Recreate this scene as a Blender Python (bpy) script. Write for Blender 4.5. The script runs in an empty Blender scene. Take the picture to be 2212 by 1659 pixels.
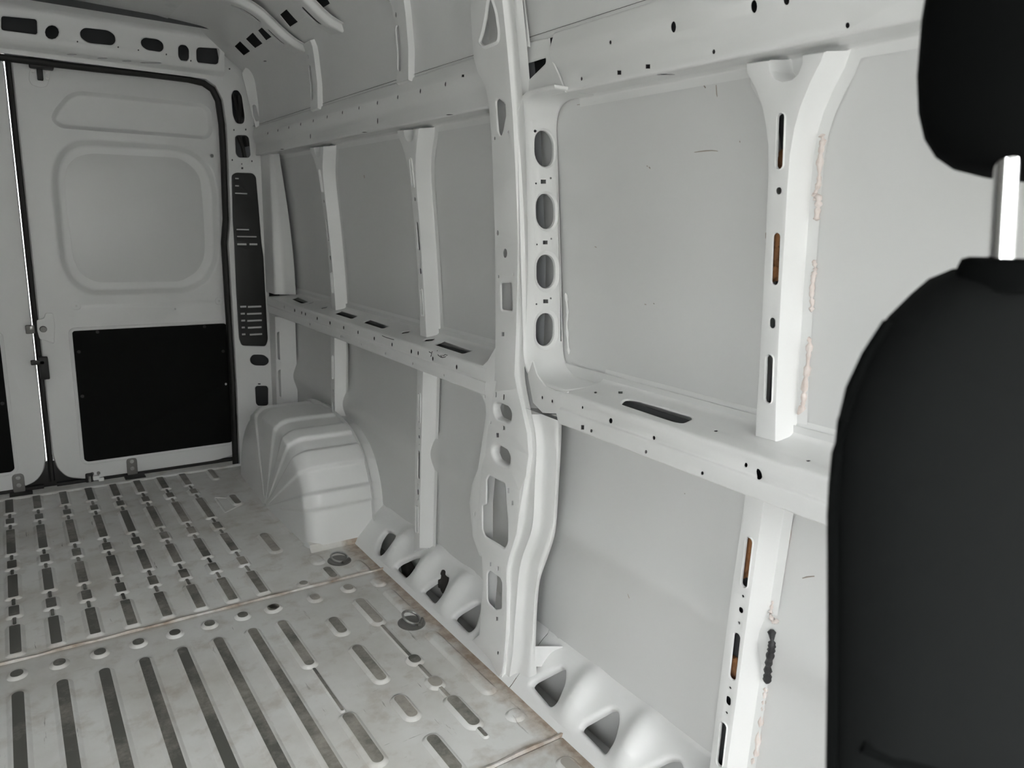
import bpy, bmesh, math, random
import numpy as np
from mathutils import Matrix, Vector
from mathutils.geometry import tessellate_polygon

# ------------------------------------------------------------------ camera
F_PX, CX, CY = 1597.86, 1106.0, 829.5          # focal length in pixels of the 2212x1659 frame
CAM = np.array([0.0, 0.0, 1.19])               # metres above the load floor
_r = np.array([1.73244781, -0.50961266, 0.45471027])
_a = np.linalg.norm(_r); _k = _r / _a
_K = np.array([[0, -_k[2], _k[1]], [_k[2], 0, -_k[0]], [-_k[1], _k[0], 0]])
ROT = np.eye(3) + math.sin(_a) * _K + (1 - math.cos(_a)) * _K @ _K   # world -> camera (x right, y down, z forward)
scene = bpy.context.scene
COL = scene.collection
cam_d = bpy.data.cameras.new('camera')
cam_d.sensor_width = 36.0
cam_d.lens = F_PX / 2212.0 * 36.0
cam_d.clip_start = 0.02
cam_d.dof.use_dof = True
cam_d.dof.focus_distance = 1.9
cam_d.dof.aperture_fstop = 7.5
cam = bpy.data.objects.new('camera', cam_d)
COL.objects.link(cam)
_m = np.stack([ROT[0], -ROT[1], -ROT[2]], 1)
cam.matrix_world = Matrix([[*_m[0], CAM[0]], [*_m[1], CAM[1]], [*_m[2], CAM[2]], [0, 0, 0, 1]])
scene.camera = cam

# ------------------------------------------------------------------ sky and exposure
world = bpy.data.worlds.new('overcast_sky')
scene.world = world
world.use_nodes = True
world.node_tree.nodes['Background'].inputs[0].default_value = (0.985, 1.0, 1.0, 1)
world.node_tree.nodes['Background'].inputs[1].default_value = 5.0
scene.view_settings.view_transform = 'Standard'
scene.view_settings.look = 'None'
scene.view_settings.exposure = 1.98
scene.view_settings.gamma = 1.0
scene.view_settings.use_curve_mapping = False
scene.cycles.diffuse_bounces = 6
scene.cycles.max_bounces = 12

# ------------------------------------------------------------------ materials
def mat(name, base, rough=0.5, metal=0.0, spec=0.5, noise=None, bump=None, coat=0.0):
    m = bpy.data.materials.new(name); m.use_nodes = True
    nt = m.node_tree; b = nt.nodes['Principled BSDF']
    b.inputs['Base Color'].default_value = (*base, 1)
    b.inputs['Roughness'].default_value = rough
    b.inputs['Metallic'].default_value = metal
    b.inputs['Specular IOR Level'].default_value = spec
    b.inputs['Coat Weight'].default_value = coat
    if noise:                      # (scale, second colour, low, high)
        sc, c2, lo, hi = noise
        g = nt.nodes.new('ShaderNodeNewGeometry')
        n = nt.nodes.new('ShaderNodeTexNoise'); n.inputs['Scale'].default_value = sc; n.inputs['Detail'].default_value = 6
        nt.links.new(g.outputs['Position'], n.inputs['Vector'])
        r = nt.nodes.new('ShaderNodeMapRange'); r.inputs[1].default_value = lo; r.inputs[2].default_value = hi
        nt.links.new(n.outputs['Fac'], r.inputs[0])
        x = nt.nodes.new('ShaderNodeMix'); x.data_type = 'RGBA'
        x.inputs[6].default_value = (*base, 1); x.inputs[7].default_value = (*c2, 1)
        nt.links.new(r.outputs[0], x.inputs[0]); nt.links.new(x.outputs[2], b.inputs['Base Color'])
    if bump:                       # (scale, strength, distance)
        n = nt.nodes.new('ShaderNodeTexNoise'); n.inputs['Scale'].default_value = bump[0]; n.inputs['Detail'].default_value = 3
        g = nt.nodes.new('ShaderNodeNewGeometry'); nt.links.new(g.outputs['Position'], n.inputs['Vector'])
        p = nt.nodes.new('ShaderNodeBump'); p.inputs['Strength'].default_value = bump[1]; p.inputs['Distance'].default_value = bump[2]
        nt.links.new(n.outputs['Fac'], p.inputs['Height']); nt.links.new(p.outputs['Normal'], b.inputs['Normal'])
    return m

M = {}
M['paint'] = mat('white_body_paint', (0.70, 0.705, 0.70), 0.36, noise=(2.2, (0.66, 0.665, 0.655), 0.45, 0.7))
M['skin'] = mat('white_outer_skin_paint', (0.62, 0.625, 0.62), 0.30, noise=(1.3, (0.58, 0.585, 0.57), 0.42, 0.75))
M['black_plastic'] = mat('black_plastic', (0.010, 0.011, 0.011), 0.55, bump=(900, 0.15, 0.0005))
M['black_board'] = mat('black_fibre_board', (0.0045, 0.005, 0.005), 0.8, spec=0.15, bump=(500, 0.2, 0.0005))
M['rubber'] = mat('black_rubber', (0.008, 0.008, 0.008), 0.6)
M['steel'] = mat('zinc_steel', (0.45, 0.45, 0.44), 0.38, 0.9, noise=(60, (0.3, 0.29, 0.27), 0.4, 0.7))
M['bracket'] = mat('weathered_bracket_steel', (0.20, 0.195, 0.185), 0.5, 0.6)
M['chrome'] = mat('chrome', (0.9, 0.9, 0.9), 0.08, 1.0)
M['fabric'] = mat('charcoal_seat_cloth', (0.0045, 0.005, 0.005), 0.95, spec=0.05, bump=(700, 0.4, 0.001))
M['fabric_dark'] = mat('black_seat_cloth', (0.0025, 0.0028, 0.0028), 0.95, spec=0.03, bump=(700, 0.4, 0.001))
M['sealant'] = mat('beige_sealant', (0.66, 0.60, 0.57), 0.6, noise=(45, (0.58, 0.50, 0.46), 0.4, 0.7), bump=(160, 0.5, 0.003))
M['black_sealant'] = mat('black_sealant', (0.018, 0.018, 0.02), 0.5, bump=(160, 0.5, 0.003))
M['foam'] = mat('orange_foam', (0.33, 0.15, 0.06), 0.8, noise=(40, (0.2, 0.1, 0.05), 0.4, 0.7), bump=(120, 0.6, 0.004))
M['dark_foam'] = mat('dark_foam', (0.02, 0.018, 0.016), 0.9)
M['mark'] = mat('black_felt_pen', (0.02, 0.02, 0.02), 0.6)
M['primer'] = mat('dark_cavity_primer', (0.06, 0.063, 0.066), 0.7)  # dark colour standing in for the shade inside holes and box sections
M['cavity'] = mat('grey_cavity_primer', (0.30, 0.31, 0.32), 0.6)  # mid-grey that paints in the softer shade behind the pillar holes
M['scuff'] = mat('brown_scuff', (0.36, 0.32, 0.28), 0.8)
M['lining'] = mat('grey_lining_board', (0.16, 0.155, 0.145), 0.8, noise=(6, (0.12, 0.115, 0.11), 0.4, 0.7))  # for boards added on the unseen left wall to cut bounced light
M['ground'] = mat('light_concrete', (0.46, 0.455, 0.44), 0.9, noise=(8, (0.38, 0.375, 0.36), 0.4, 0.7))  # pale tone for an added yard, set to bounce light upwards
M['render_wall'] = mat('pale_outside_wall', (0.50, 0.495, 0.48), 0.9, noise=(3, (0.44, 0.435, 0.42), 0.4, 0.7))  # for the added wall that holds back sky light
M['roof_paint'] = mat('white_roof_paint', (0.66, 0.67, 0.66), 0.4, noise=(4.5, (0.42, 0.44, 0.43), 0.52, 0.66))

def floor_material():
    m = mat('worn_white_floor_paint', (0.62, 0.615, 0.60), 0.5)
    nt = m.node_tree; N = nt.nodes; L = nt.links; b = N['Principled BSDF']
    g = N.new('ShaderNodeNewGeometry'); s = N.new('ShaderNodeSeparateXYZ'); L.new(g.outputs['Position'], s.inputs[0])
    def noise(sc, det=5, vec=None, rough=0.6):
        n = N.new('ShaderNodeTexNoise'); n.inputs['Scale'].default_value = sc; n.inputs['Detail'].default_value = det
        n.inputs['Roughness'].default_value = rough
        L.new(vec or g.outputs['Position'], n.inputs['Vector']); return n.outputs['Fac']
    def rng(x, a, c, d=0.0, e=1.0):
        r = N.new('ShaderNodeMapRange'); r.inputs[1].default_value = a; r.inputs[2].default_value = c
        r.inputs[3].default_value = d; r.inputs[4].default_value = e; L.new(x, r.inputs[0]); return r.outputs[0]
    def math_(op, x, y):
        n = N.new('ShaderNodeMath'); n.operation = op
        for i, q in enumerate((x, y)):
            if isinstance(q, (int, float)): n.inputs[i].default_value = q
            else: L.new(q, n.inputs[i])
        return n.outputs[0]
    def mix(f, c1, c2):
        n = N.new('ShaderNodeMix'); n.data_type = 'RGBA'; L.new(f, n.inputs[0])
        for i, q in ((6, c1), (7, c2)):
            if isinstance(q, tuple): n.inputs[i].default_value = (*q, 1)
            else: L.new(q, n.inputs[i])
        return n.outputs[2]
    col = mix(rng(noise(3.0), 0.40, 0.68), (0.68, 0.68, 0.665), (0.54, 0.525, 0.49))
    col = mix(math_('MULTIPLY', rng(noise(11.0, 8), 0.52, 0.70), 0.5), col, (0.34, 0.29, 0.23))
    # fine scratches along and across the van
    mp = N.new('ShaderNodeMapping'); mp.inputs['Scale'].default_value = (60, 5, 1); mp.inputs['Rotation'].default_value = (0, 0, 0.35)
    L.new(g.outputs['Position'], mp.inputs[0])
    sc = math_('MULTIPLY', rng(noise(1.0, 4, mp.outputs[0], 0.7), 0.65, 0.70), rng(noise(2.1, 2), 0.48, 0.56))
    col = mix(math_('MULTIPLY', sc, 0.85), col, (0.12, 0.11, 0.10))
    mp2 = N.new('ShaderNodeMapping'); mp2.inputs['Scale'].default_value = (7, 70, 1); mp2.inputs['Rotation'].default_value = (0, 0, -0.5)
    L.new(g.outputs['Position'], mp2.inputs[0])
    sc2 = math_('MULTIPLY', rng(noise(1.0, 4, mp2.outputs[0], 0.7), 0.665, 0.71), rng(noise(1.7, 2), 0.5, 0.58))
    col = mix(math_('MULTIPLY', sc2, 0.7), col, (0.15, 0.14, 0.12))
    # brown grime that gathers along the sill and in the sheet joints
    edge = rng(math_('ADD', s.outputs[0], math_('MULTIPLY', noise(14.0, 6), 0.13)), 1.00, 1.05)
    j1 = rng(math_('ABSOLUTE', math_('SUBTRACT', s.outputs[1], 2.216), 0), 0.006, 0.026, 1, 0)
    j2 = rng(math_('ABSOLUTE', math_('SUBTRACT', s.outputs[1], 1.198), 0), 0.008, 0.03, 1, 0)
    grime = math_('MAXIMUM', edge, math_('MULTIPLY', math_('MAXIMUM', j1, j2), rng(noise(9.0, 5), 0.3, 0.6)))
    col = mix(math_('MULTIPLY', grime, 0.9), col, mix(rng(noise(30.0, 4), 0.35, 0.65), (0.22, 0.155, 0.105), (0.42, 0.34, 0.27)))
    L.new(col, b.inputs['Base Color'])
    L.new(rng(noise(6.0), 0.35, 0.7, 0.38, 0.62), b.inputs['Roughness'])
    return m
M['floor'] = floor_material()

def worn_material():
    m = mat('worn_grey_primer', (0.13, 0.13, 0.115), 0.55)
    nt = m.node_tree; N = nt.nodes; L = nt.links; b = N['Principled BSDF']
    g = N.new('ShaderNodeNewGeometry'); s = N.new('ShaderNodeSeparateXYZ'); L.new(g.outputs['Position'], s.inputs[0])
    n = N.new('ShaderNodeTexNoise'); n.inputs['Scale'].default_value = 55; n.inputs['Detail'].default_value = 8; n.inputs['Roughness'].default_value = 0.75
    L.new(g.outputs['Position'], n.inputs['Vector'])
    n2 = N.new('ShaderNodeTexNoise'); n2.inputs['Scale'].default_value = 5; n2.inputs['Detail'].default_value = 4
    L.new(g.outputs['Position'], n2.inputs['Vector'])
    a = N.new('ShaderNodeMath'); a.operation = 'MULTIPLY_ADD'; a.inputs[1].default_value = 0.30; a.inputs[2].default_value = -0.06
    L.new(s.outputs[0], a.inputs[0])                      # less worn down towards the side wall
    a1 = N.new('ShaderNodeMath'); a1.operation = 'ADD'; L.new(a.outputs[0], a1.inputs[0]); L.new(n2.outputs['Fac'], a1.inputs[1])
    a2 = N.new('ShaderNodeMath'); a2.operation = 'MULTIPLY_ADD'; a2.inputs[1].default_value = 0.5; L.new(n.outputs['Fac'], a2.inputs[0]); L.new(a1.outputs[0], a2.inputs[2])
    r = N.new('ShaderNodeMapRange'); r.inputs[1].default_value = 0.72; r.inputs[2].default_value = 1.05; L.new(a2.outputs[0], r.inputs[0])
    x = N.new('ShaderNodeMix'); x.data_type = 'RGBA'; x.inputs[6].default_value = (0.105, 0.105, 0.092, 1); x.inputs[7].default_value = (0.36, 0.335, 0.30, 1)
    L.new(r.outputs[0], x.inputs[0]); L.new(x.outputs[2], b.inputs['Base Color'])
    return m
M['worn'] = worn_material()

# ------------------------------------------------------------------ measuring: image points back onto surfaces of known place
def ray(px, py):
    return ROT.T @ np.array([(px - CX) / F_PX, (py - CY) / F_PX, 1.0])
def onplane(p, ax, val):
    d = ray(*p); return CAM + d * ((val - CAM[ax]) / d[ax])
def project(P):
    q = (np.asarray(P, float) - CAM) @ ROT.T
    return np.stack([CX + F_PX * q[..., 0] / q[..., 2], CY + F_PX * q[..., 1] / q[..., 2]], -1), q[..., 2]
def q(o, *pts):
    s = 700 / 2212.0
    return [(o[0] + x * s, o[1] + y * s) for x, y in pts]
A_, B_, C_, D_, E_, F_, G_ = (0, 0), (0, 525), (0, 1000), (500, 0), (500, 525), (500, 950), (600, 1134)
H_, I_, J_, K_, L_, M_, N_, O_ = (1000, 0), (1000, 525), (1000, 1050), (1100, 1134), (1512, 0), (1512, 525), (1512, 1134), (0, 1134)

class Surf:
    """a sheet f(u, v, w): u, v along it, w out of it towards the inside of the van"""
    def __init__(s, f, u, v, n=90):
        s.f = f
        uu, vv = np.meshgrid(np.linspace(*u, n), np.linspace(*v, n), indexing='ij')
        s.g = np.stack([uu.ravel(), vv.ravel()], 1)
        s.pix, s.dep = project(f(s.g[:, 0], s.g[:, 1], np.zeros(n * n)))
    def uv(s, p):
        d = np.hypot(s.pix[:, 0] - p[0], s.pix[:, 1] - p[1]) + np.where(s.dep < 0.05, 1e6, 0)
        best = None
        for i in np.argsort(d)[:40:5]:
            x = s.g[i].copy(); lo, hi = s.g.min(0) - 0.03, s.g.max(0) + 0.03
            for _ in range(12):
                U = x[0] + np.array([0, 1e-5, 0]); V = x[1] + np.array([0, 0, 1e-5])
                pr, dz = project(s.f(U, V, np.zeros(3)))
                e = np.array(p) - pr[0]
                if np.abs(e).max() < 0.02: break
                J = np.stack([(pr[1] - pr[0]) / 1e-5, (pr[2] - pr[0]) / 1e-5], 1)
                try: st = np.linalg.solve(J, e)
                except np.linalg.LinAlgError: break
                x = np.clip(x + np.clip(st, -0.03, 0.03), lo, hi)
            sc = np.hypot(*e) + 2.0 * dz[0]
            if best is None or sc < best[0] - 1e-9: best = (sc, x, np.hypot(*e))
        if best[2] > 3: print('UV MISS', p, best[2])
        return (float(best[1][0]), float(best[1][1]))
    def uvs(s, pts): return [s.uv(p) for p in pts]

def profile(pts, r=0.0, seg=5):
    """rounded polyline -> dense points"""
    P = [np.array(p, float) for p in pts]; out = [P[0]]
    rr = r if isinstance(r, (list, tuple)) else [r] * (len(P) - 2)
    for i in range(1, len(P) - 1):
        a, b, c = P[i - 1], P[i], P[i + 1]
        ra = rr[i - 1]
        if ra <= 0: out.append(b); continue
        d1 = (a - b) / np.linalg.norm(a - b); d2 = (c - b) / np.linalg.norm(c - b)
        t = min(ra, 0.48 * np.linalg.norm(a - b), 0.48 * np.linalg.norm(c - b))
        for k in range(seg + 1):
            f = k / seg; out.append((1 - f) ** 2 * (b + d1 * t) + 2 * f * (1 - f) * b + f * f * (b + d2 * t))
    out.append(P[-1]); return np.array(out)

def swept(pts, axis, r=0.0, flip=1, umin=0.2, umax=3.7, seg=5):
    """profile swept along an axis. axis 'y': pts are (x, z); 'x': pts are (y, z); 'z': pts are (x, y)"""
    P = profile(pts, r, seg)
    s = np.concatenate([[0], np.cumsum(np.linalg.norm(np.diff(P, axis=0), axis=1))])
    tan = np.gradient(P, axis=0); tan /= np.linalg.norm(tan, axis=1)[:, None] + 1e-12
    nor = np.stack([-tan[:, 1], tan[:, 0]], 1) * flip
    def f(u, v, w):
        u, v, w = np.broadcast_arrays(np.asarray(u, float), np.asarray(v, float), np.asarray(w, float))
        ex = np.where(v < 0, v, np.where(v > s[-1], v - s[-1], 0))
        t0 = np.where((v < 0)[..., None], tan[0], tan[-1])
        a = np.interp(v, s, P[:, 0]) + ex * t0[..., 0] + w * np.interp(v, s, nor[:, 0])
        b = np.interp(v, s, P[:, 1]) + ex * t0[..., 1] + w * np.interp(v, s, nor[:, 1])
        return np.stack({'y': (a, u, b), 'x': (u, a, b), 'z': (a, b, u)}[axis], -1)
    S = Surf(f, (umin, umax), (0, s[-1])); S.len = s[-1]; S.s = s; S.P = P
    S.cuts = [x for x in s[1:-1]]
    return S

def wallsurf(xf, u=(0.1, 3.7), v=(0.0, 1.7)):
    return Surf(lambda a, b, w: np.stack(np.broadcast_arrays(xf(np.asarray(b, float)) - np.asarray(w, float), np.asarray(a, float), np.asarray(b, float)), -1), u, v)
def rearsurf(Y):
    return Surf(lambda a, b, w: np.stack(np.broadcast_arrays(np.asarray(a, float), Y - np.asarray(w, float), np.asarray(b, float)), -1), (-1.0, 1.2), (-0.05, 2.1))
def curve(zs, xs, deg=3):
    c = np.polyfit(zs, xs, deg); lo, hi = min(zs), max(zs)
    return lambda z: np.polyval(c, np.clip(z, lo, hi))

# ------------------------------------------------------------------ objects
def wloc(o):
    v = np.zeros(3)
    while o: v += np.array(o.location); o = o.parent
    return v
def tag(o, label=None, cat=None, group=None, kind=None):
    if label: o['label'] = label
    if cat: o['category'] = cat
    if group: o['group'] = group
    if kind: o['kind'] = kind
    return o
def empty(name, loc, label=None, cat=None, kind=None, group=None, parent=None):
    o = bpy.data.objects.new(name, None); o.empty_display_size = 0.05
    COL.objects.link(o); o.parent = parent
    o.location = np.array(loc, float) - wloc(parent) if parent else loc
    return tag(o, label, cat, group, kind)
def finish(name, bm, mats, parent=None, smooth=35, origin=None, label=None):
    """bm in world coordinates -> one mesh object"""
    base = np.array(origin, float) if origin is not None else wloc(parent)
    bmesh.ops.translate(bm, verts=bm.verts, vec=tuple(-base))
    me = bpy.data.meshes.new(name); bm.to_mesh(me); bm.free()
    for m in (mats if isinstance(mats, (list, tuple)) else [mats]):
        me.materials.append(M[m] if isinstance(m, str) else m)
    if smooth is not None:
        me.shade_smooth()
        if smooth < 180: me.set_sharp_from_angle(angle=math.radians(smooth))
    o = bpy.data.objects.new(name, me); COL.objects.link(o); o.parent = parent
    if origin is not None: o.location = base - wloc(parent)
    if label: o['label'] = label
    return o
def copy(o, parent, loc=None, label=None):
    c = o.copy(); COL.objects.link(c); c.parent = parent
    if loc is not None: c.location = loc
    if label: c['label'] = label
    elif 'label' in c: del c['label']
    return c

# ------------------------------------------------------------------ 2D outlines
def area(P): return 0.5 * sum(a[0] * b[1] - b[0] * a[1] for a, b in zip(P, P[1:] + P[:1]))
def ccw(P):
    P = [tuple(map(float, p)) for p in P]
    return P if area(P) > 0 else P[::-1]
def rnd(P, r, seg=4):
    """round the corners of a closed outline"""
    P = ccw(P); n = len(P); out = []
    for i in range(n):
        a, b, c = (np.array(P[j % n]) for j in (i - 1, i, i + 1))
        la, lc = np.linalg.norm(a - b), np.linalg.norm(c - b)
        t = min(r, 0.45 * la, 0.45 * lc)
        d1, d2 = (a - b) / la, (c - b) / lc
        for k in range(seg + 1):
            f = k / seg; p = (1 - f) ** 2 * (b + d1 * t) + 2 * f * (1 - f) * b + f * f * (b + d2 * t); out.append(tuple(p))
    return out
def stadium(a, b, w, seg=6):
    a, b = np.array(a, float), np.array(b, float); d = b - a; l = np.linalg.norm(d)
    d = d / l if l > 1e-9 else np.array([0, 1.0]); n = np.array([-d[1], d[0]]); r = w / 2
    a2, b2 = a + d * min(r, l / 2), b - d * min(r, l / 2)
    out = [tuple(b2 + r * (math.cos(t) * d - math.sin(t) * n)) for t in np.linspace(math.pi / 2, -math.pi / 2, seg * 2 + 1)]
    out += [tuple(a2 + r * (-math.cos(t) * d + math.sin(t) * n)) for t in np.linspace(math.pi / 2, -math.pi / 2, seg * 2 + 1)]
    return ccw(out)
def oval(c, rx, ry, n=14, ang=0.0):
    return [(c[0] + rx * math.cos(t) * math.cos(ang) - ry * math.sin(t) * math.sin(ang), c[1] + rx * math.cos(t) * math.sin(ang) + ry * math.sin(t) * math.cos(ang)) for t in np.linspace(0, 2 * math.pi, n, endpoint=False)]
def box2(c, w, h): return [(c[0] - w / 2, c[1] - h / 2), (c[0] + w / 2, c[1] - h / 2), (c[0] + w / 2, c[1] + h / 2), (c[0] - w / 2, c[1] + h / 2)]
def clean(P, eps=1e-5):
    out = []
    for p in P:
        if not out or math.hypot(p[0] - out[-1][0], p[1] - out[-1][1]) > eps: out.append(tuple(p))
    if len(out) > 1 and math.hypot(out[0][0] - out[-1][0], out[0][1] - out[-1][1]) < eps: out.pop()
    return out
def offset(P, d):
    """P ccw, d > 0 outwards"""
    if abs(d) < 1e-9: return list(P)
    n = len(P); out = []
    for i in range(n):
        a, b, c = (np.array(P[j % n]) for j in (i - 1, i, i + 1))
        e1, e2 = b - a, c - b
        n1 = np.array([e1[1], -e1[0]]) / (np.linalg.norm(e1) + 1e-12); n2 = np.array([e2[1], -e2[0]]) / (np.linalg.norm(e2) + 1e-12)
        m = n1 + n2; k = 1 + float(n1 @ n2)
        out.append(tuple(b + (m / max(k, 0.35)) * d))
    return out

EDGE = [(-0.004, 0), (-0.0012, -0.0004), (0, -0.0016), (0, -0.004)]
ROLL = [(0.006, 0), (0.0045, 0), (0.0016, -0.0008), (0, -0.0024), (0, -0.0034)]
THIN = [(0.0015, 0), (0, -0.0004), (0, -0.0018)]
RIM = [(0.016, 0), (0.014, 0.0), (0.010, 0.0022), (0.006, 0.0034), (0.002, 0.002), (0, -0.001), (0, -0.003)]
BIGROLL = [(0.014, 0), (0.011, 0), (0.005, -0.0018), (0.0015, -0.006), (0, -0.012), (0, -0.02)]

def inside(p, Q):
    x, y = p; c = False; n = len(Q)
    for i in range(n):
        (x1, y1), (x2, y2) = Q[i], Q[i - 1]
        if (y1 > y) != (y2 > y) and x < (x2 - x1) * (y - y1) / (y2 - y1) + x1: c = not c
    return c
def plate_bm(surf, outer, holes=(), oprof=None, ucuts=(), vcuts=()):
    """flat sheet with pressed edges and holes, bent onto surf. holes: (outline, profile[, cap material])"""
    bm = bmesh.new()
    oprof = oprof or EDGE
    O = clean(ccw(outer))
    rings = []
    def ring(P, prof, cap=None, is_outer=False):
        loops = []
        for off, w in prof:
            loops.append([bm.verts.new((x, y, w)) for x, y in offset(P, off)])
        n = len(P)
        for a, b in zip(loops, loops[1:]):
            for i in range(n):
                j = (i + 1) % n
                vs = (a[i], b[i], b[j], a[j]) if is_outer else (a[j], b[j], b[i], a[i])
                try: bm.faces.new(vs)
                except ValueError: pass
        if cap is not None:
            tri = tessellate_polygon([[Vector((v.co.x, v.co.y, 0)) for v in loops[-1]]])
            for t in tri:
                try:
                    fc = bm.faces.new([loops[-1][k] for k in t]); fc.material_index = cap
                    fc.normal_update()
                    if fc.normal.z < 0: fc.normal_flip()
                except ValueError: pass
        return loops[0]
    rings.append(ring(O, oprof, None, True))
    taken = []
    ob = np.array([(v.co.x, v.co.y) for v in rings[0]])
    for h in holes:
        P = clean(ccw(h[0]))
        if len(P) < 3: continue
        prof = h[1] if len(h) > 1 and h[1] else THIN
        for k in (1.0, 0.6, 0.35, 0.15, None):
            if k is None: break
            pk = [(o * k if o > 0 else o, w) for o, w in prof]
            R0 = np.array(offset(P, pk[0][0])); lo, hi = R0.min(0), R0.max(0)
            if not (any(not inside(p, ob) for p in R0) or any((lo < b).all() and (hi > a).all() and (any(inside(p, Q) for p in R0) or any(inside(p, R0) for p in Q)) for a, b, Q in taken)): break
        if k is None: print('HOLE DROPPED', P[0], lo, hi); continue
        taken.append((lo, hi, R0))
        rings.append(ring(P, pk, h[2] if len(h) > 2 else None))
    flat = [v for r in rings for v in r]
    for t in tessellate_polygon([[Vector((v.co.x, v.co.y, 0)) for v in r] for r in rings]):
        try:
            fc = bm.faces.new([flat[k] for k in t]); fc.normal_update()
            if fc.normal.z < 0: fc.normal_flip()
        except ValueError: pass
    for axis, cuts in ((0, ucuts), (1, vcuts)):
        for c in cuts:
            co = (c, 0, 0) if axis == 0 else (0, c, 0); no = (1, 0, 0) if axis == 0 else (0, 1, 0)
            bmesh.ops.bisect_plane(bm, geom=bm.verts[:] + bm.edges[:] + bm.faces[:], dist=1e-6, plane_co=co, plane_no=no)
    V = np.array([v.co for v in bm.verts])
    W = surf.f(V[:, 0], V[:, 1], V[:, 2])
    for v, p in zip(bm.verts, W): v.co = p
    return bm
def plate(name, surf, outer, holes=(), oprof=None, ucuts=(), vcuts=(), mats='paint', parent=None, smooth=35, label=None, flip=False):
    bm = plate_bm(surf, outer, holes, oprof, ucuts, vcuts)
    if flip: bmesh.ops.reverse_faces(bm, faces=bm.faces)
    return finish(name, bm, mats, parent, smooth, label=label)

def grid_bm(P, close_u=False):
    """P[i][j] points -> quads"""
    P = np.asarray(P, float); bm = bmesh.new(); n, m = P.shape[:2]
    V = [[bm.verts.new(P[i, j]) for j in range(m)] for i in range(n)]
    for i in range(n if close_u else n - 1):
        for j in range(m - 1):
            k = (i + 1) % n
            try: bm.faces.new((V[i][j], V[k][j], V[k][j + 1], V[i][j + 1]))
            except ValueError: pass
    return bm
def solidify(o, t, off=1):
    md = o.modifiers.new('thickness', 'SOLIDIFY'); md.thickness = t; md.offset = off; return o
def tube_bm(bm, pts, rad, n=8, cap=True):
    P = [np.array(p, float) for p in pts]; R = rad if isinstance(rad, (list, tuple, np.ndarray)) else [rad] * len(P)
    rings = []; up = np.array([0.3, 0.2, 1.0])
    for i, p in enumerate(P):
        t = P[min(i + 1, len(P) - 1)] - P[max(i - 1, 0)]; t /= np.linalg.norm(t) + 1e-12
        a = np.cross(t, up); 
        if np.linalg.norm(a) < 1e-3: a = np.cross(t, (1, 0, 0))
        a /= np.linalg.norm(a); b = np.cross(t, a)
        rings.append([bm.verts.new(p + R[i] * (math.cos(x) * a + math.sin(x) * b)) for x in np.linspace(0, 2 * math.pi, n, endpoint=False)])
    for r0, r1 in zip(rings, rings[1:]):
        for k in range(n): bm.faces.new((r0[k], r0[(k + 1) % n], r1[(k + 1) % n], r1[k]))
    if cap: bm.faces.new(rings[0][::-1]); bm.faces.new(rings[-1])
    return bm
def box_bm(bm, c, s, bev=0.0, rot=None):
    r = bmesh.ops.create_cube(bm, size=1.0)
    vs = r['verts']
    bmesh.ops.scale(bm, verts=vs, vec=s)
    if bev > 0:
        es = list({e for v in vs for e in v.link_edges})
        g = bmesh.ops.bevel(bm, geom=es, offset=bev, segments=2, affect='EDGES', profile=0.5)
        vs = list({v for f in g['faces'] for v in f.verts} | {v for v in vs if v.is_valid})
    if rot is not None: bmesh.ops.rotate(bm, verts=vs, cent=(0, 0, 0), matrix=rot)
    bmesh.ops.translate(bm, verts=vs, vec=c)
    return bm
def ring_cuts(a, b, step): return list(np.arange(a + step, b, step))
rng_ = random.Random(7)

XC = 0.094            # centre line of the van
XL = -0.82            # left side
# ================================================================== FLOOR
floor = empty('floor', (XC, 1.5, 0), 'worn white painted sheet metal load floor with raised ribs', 'floor', 'structure')
floorS = Surf(lambda a, b, w: np.stack(np.broadcast_arrays(np.asarray(a, float), np.asarray(b, float), np.asarray(w, float)), -1), (-1, 1.3), (0.3, 3.8))
FE = [(-0.006, 0), (-0.002, -0.0006), (0, -0.003), (0, -0.008)]
def sheet(y0, y1, z=0.0):
    o = plate('floor_sheet', Surf(lambda a, b, w: np.stack(np.broadcast_arrays(np.asarray(a, float), np.asarray(b, float), z + np.asarray(w, float)), -1), (-1, 1.3), (0.3, 3.8)),
              [(XL, y0), (1.03, y0), (1.03, y1), (XL, y1)], oprof=FE, mats='floor', parent=floor)
    return o
sheet_rear = sheet(2.218, 3.585)
sheet_mid = sheet(1.206, 2.213)
sheet_front = sheet(-0.35, 1.193)
# underlay seen in the joints
bm = bmesh.new(); box_bm(bm, (0.1, 1.6, -0.014), (1.9, 4.1, 0.012)); finish('floor_underlay', bm, 'floor', floor)
# sealing beads on the joints
for yy in (2.2155, 1.1995):
    bm = bmesh.new()
    tube_bm(bm, [(x, yy + 0.0015 * math.sin(x * 37), -0.0015) for x in np.linspace(XL, 1.01, 40)], [0.0065 + 0.0015 * math.sin(k * 2.1) for k in range(40)], 6)
    finish('joint_bead', bm, 'floor', floor)

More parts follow.
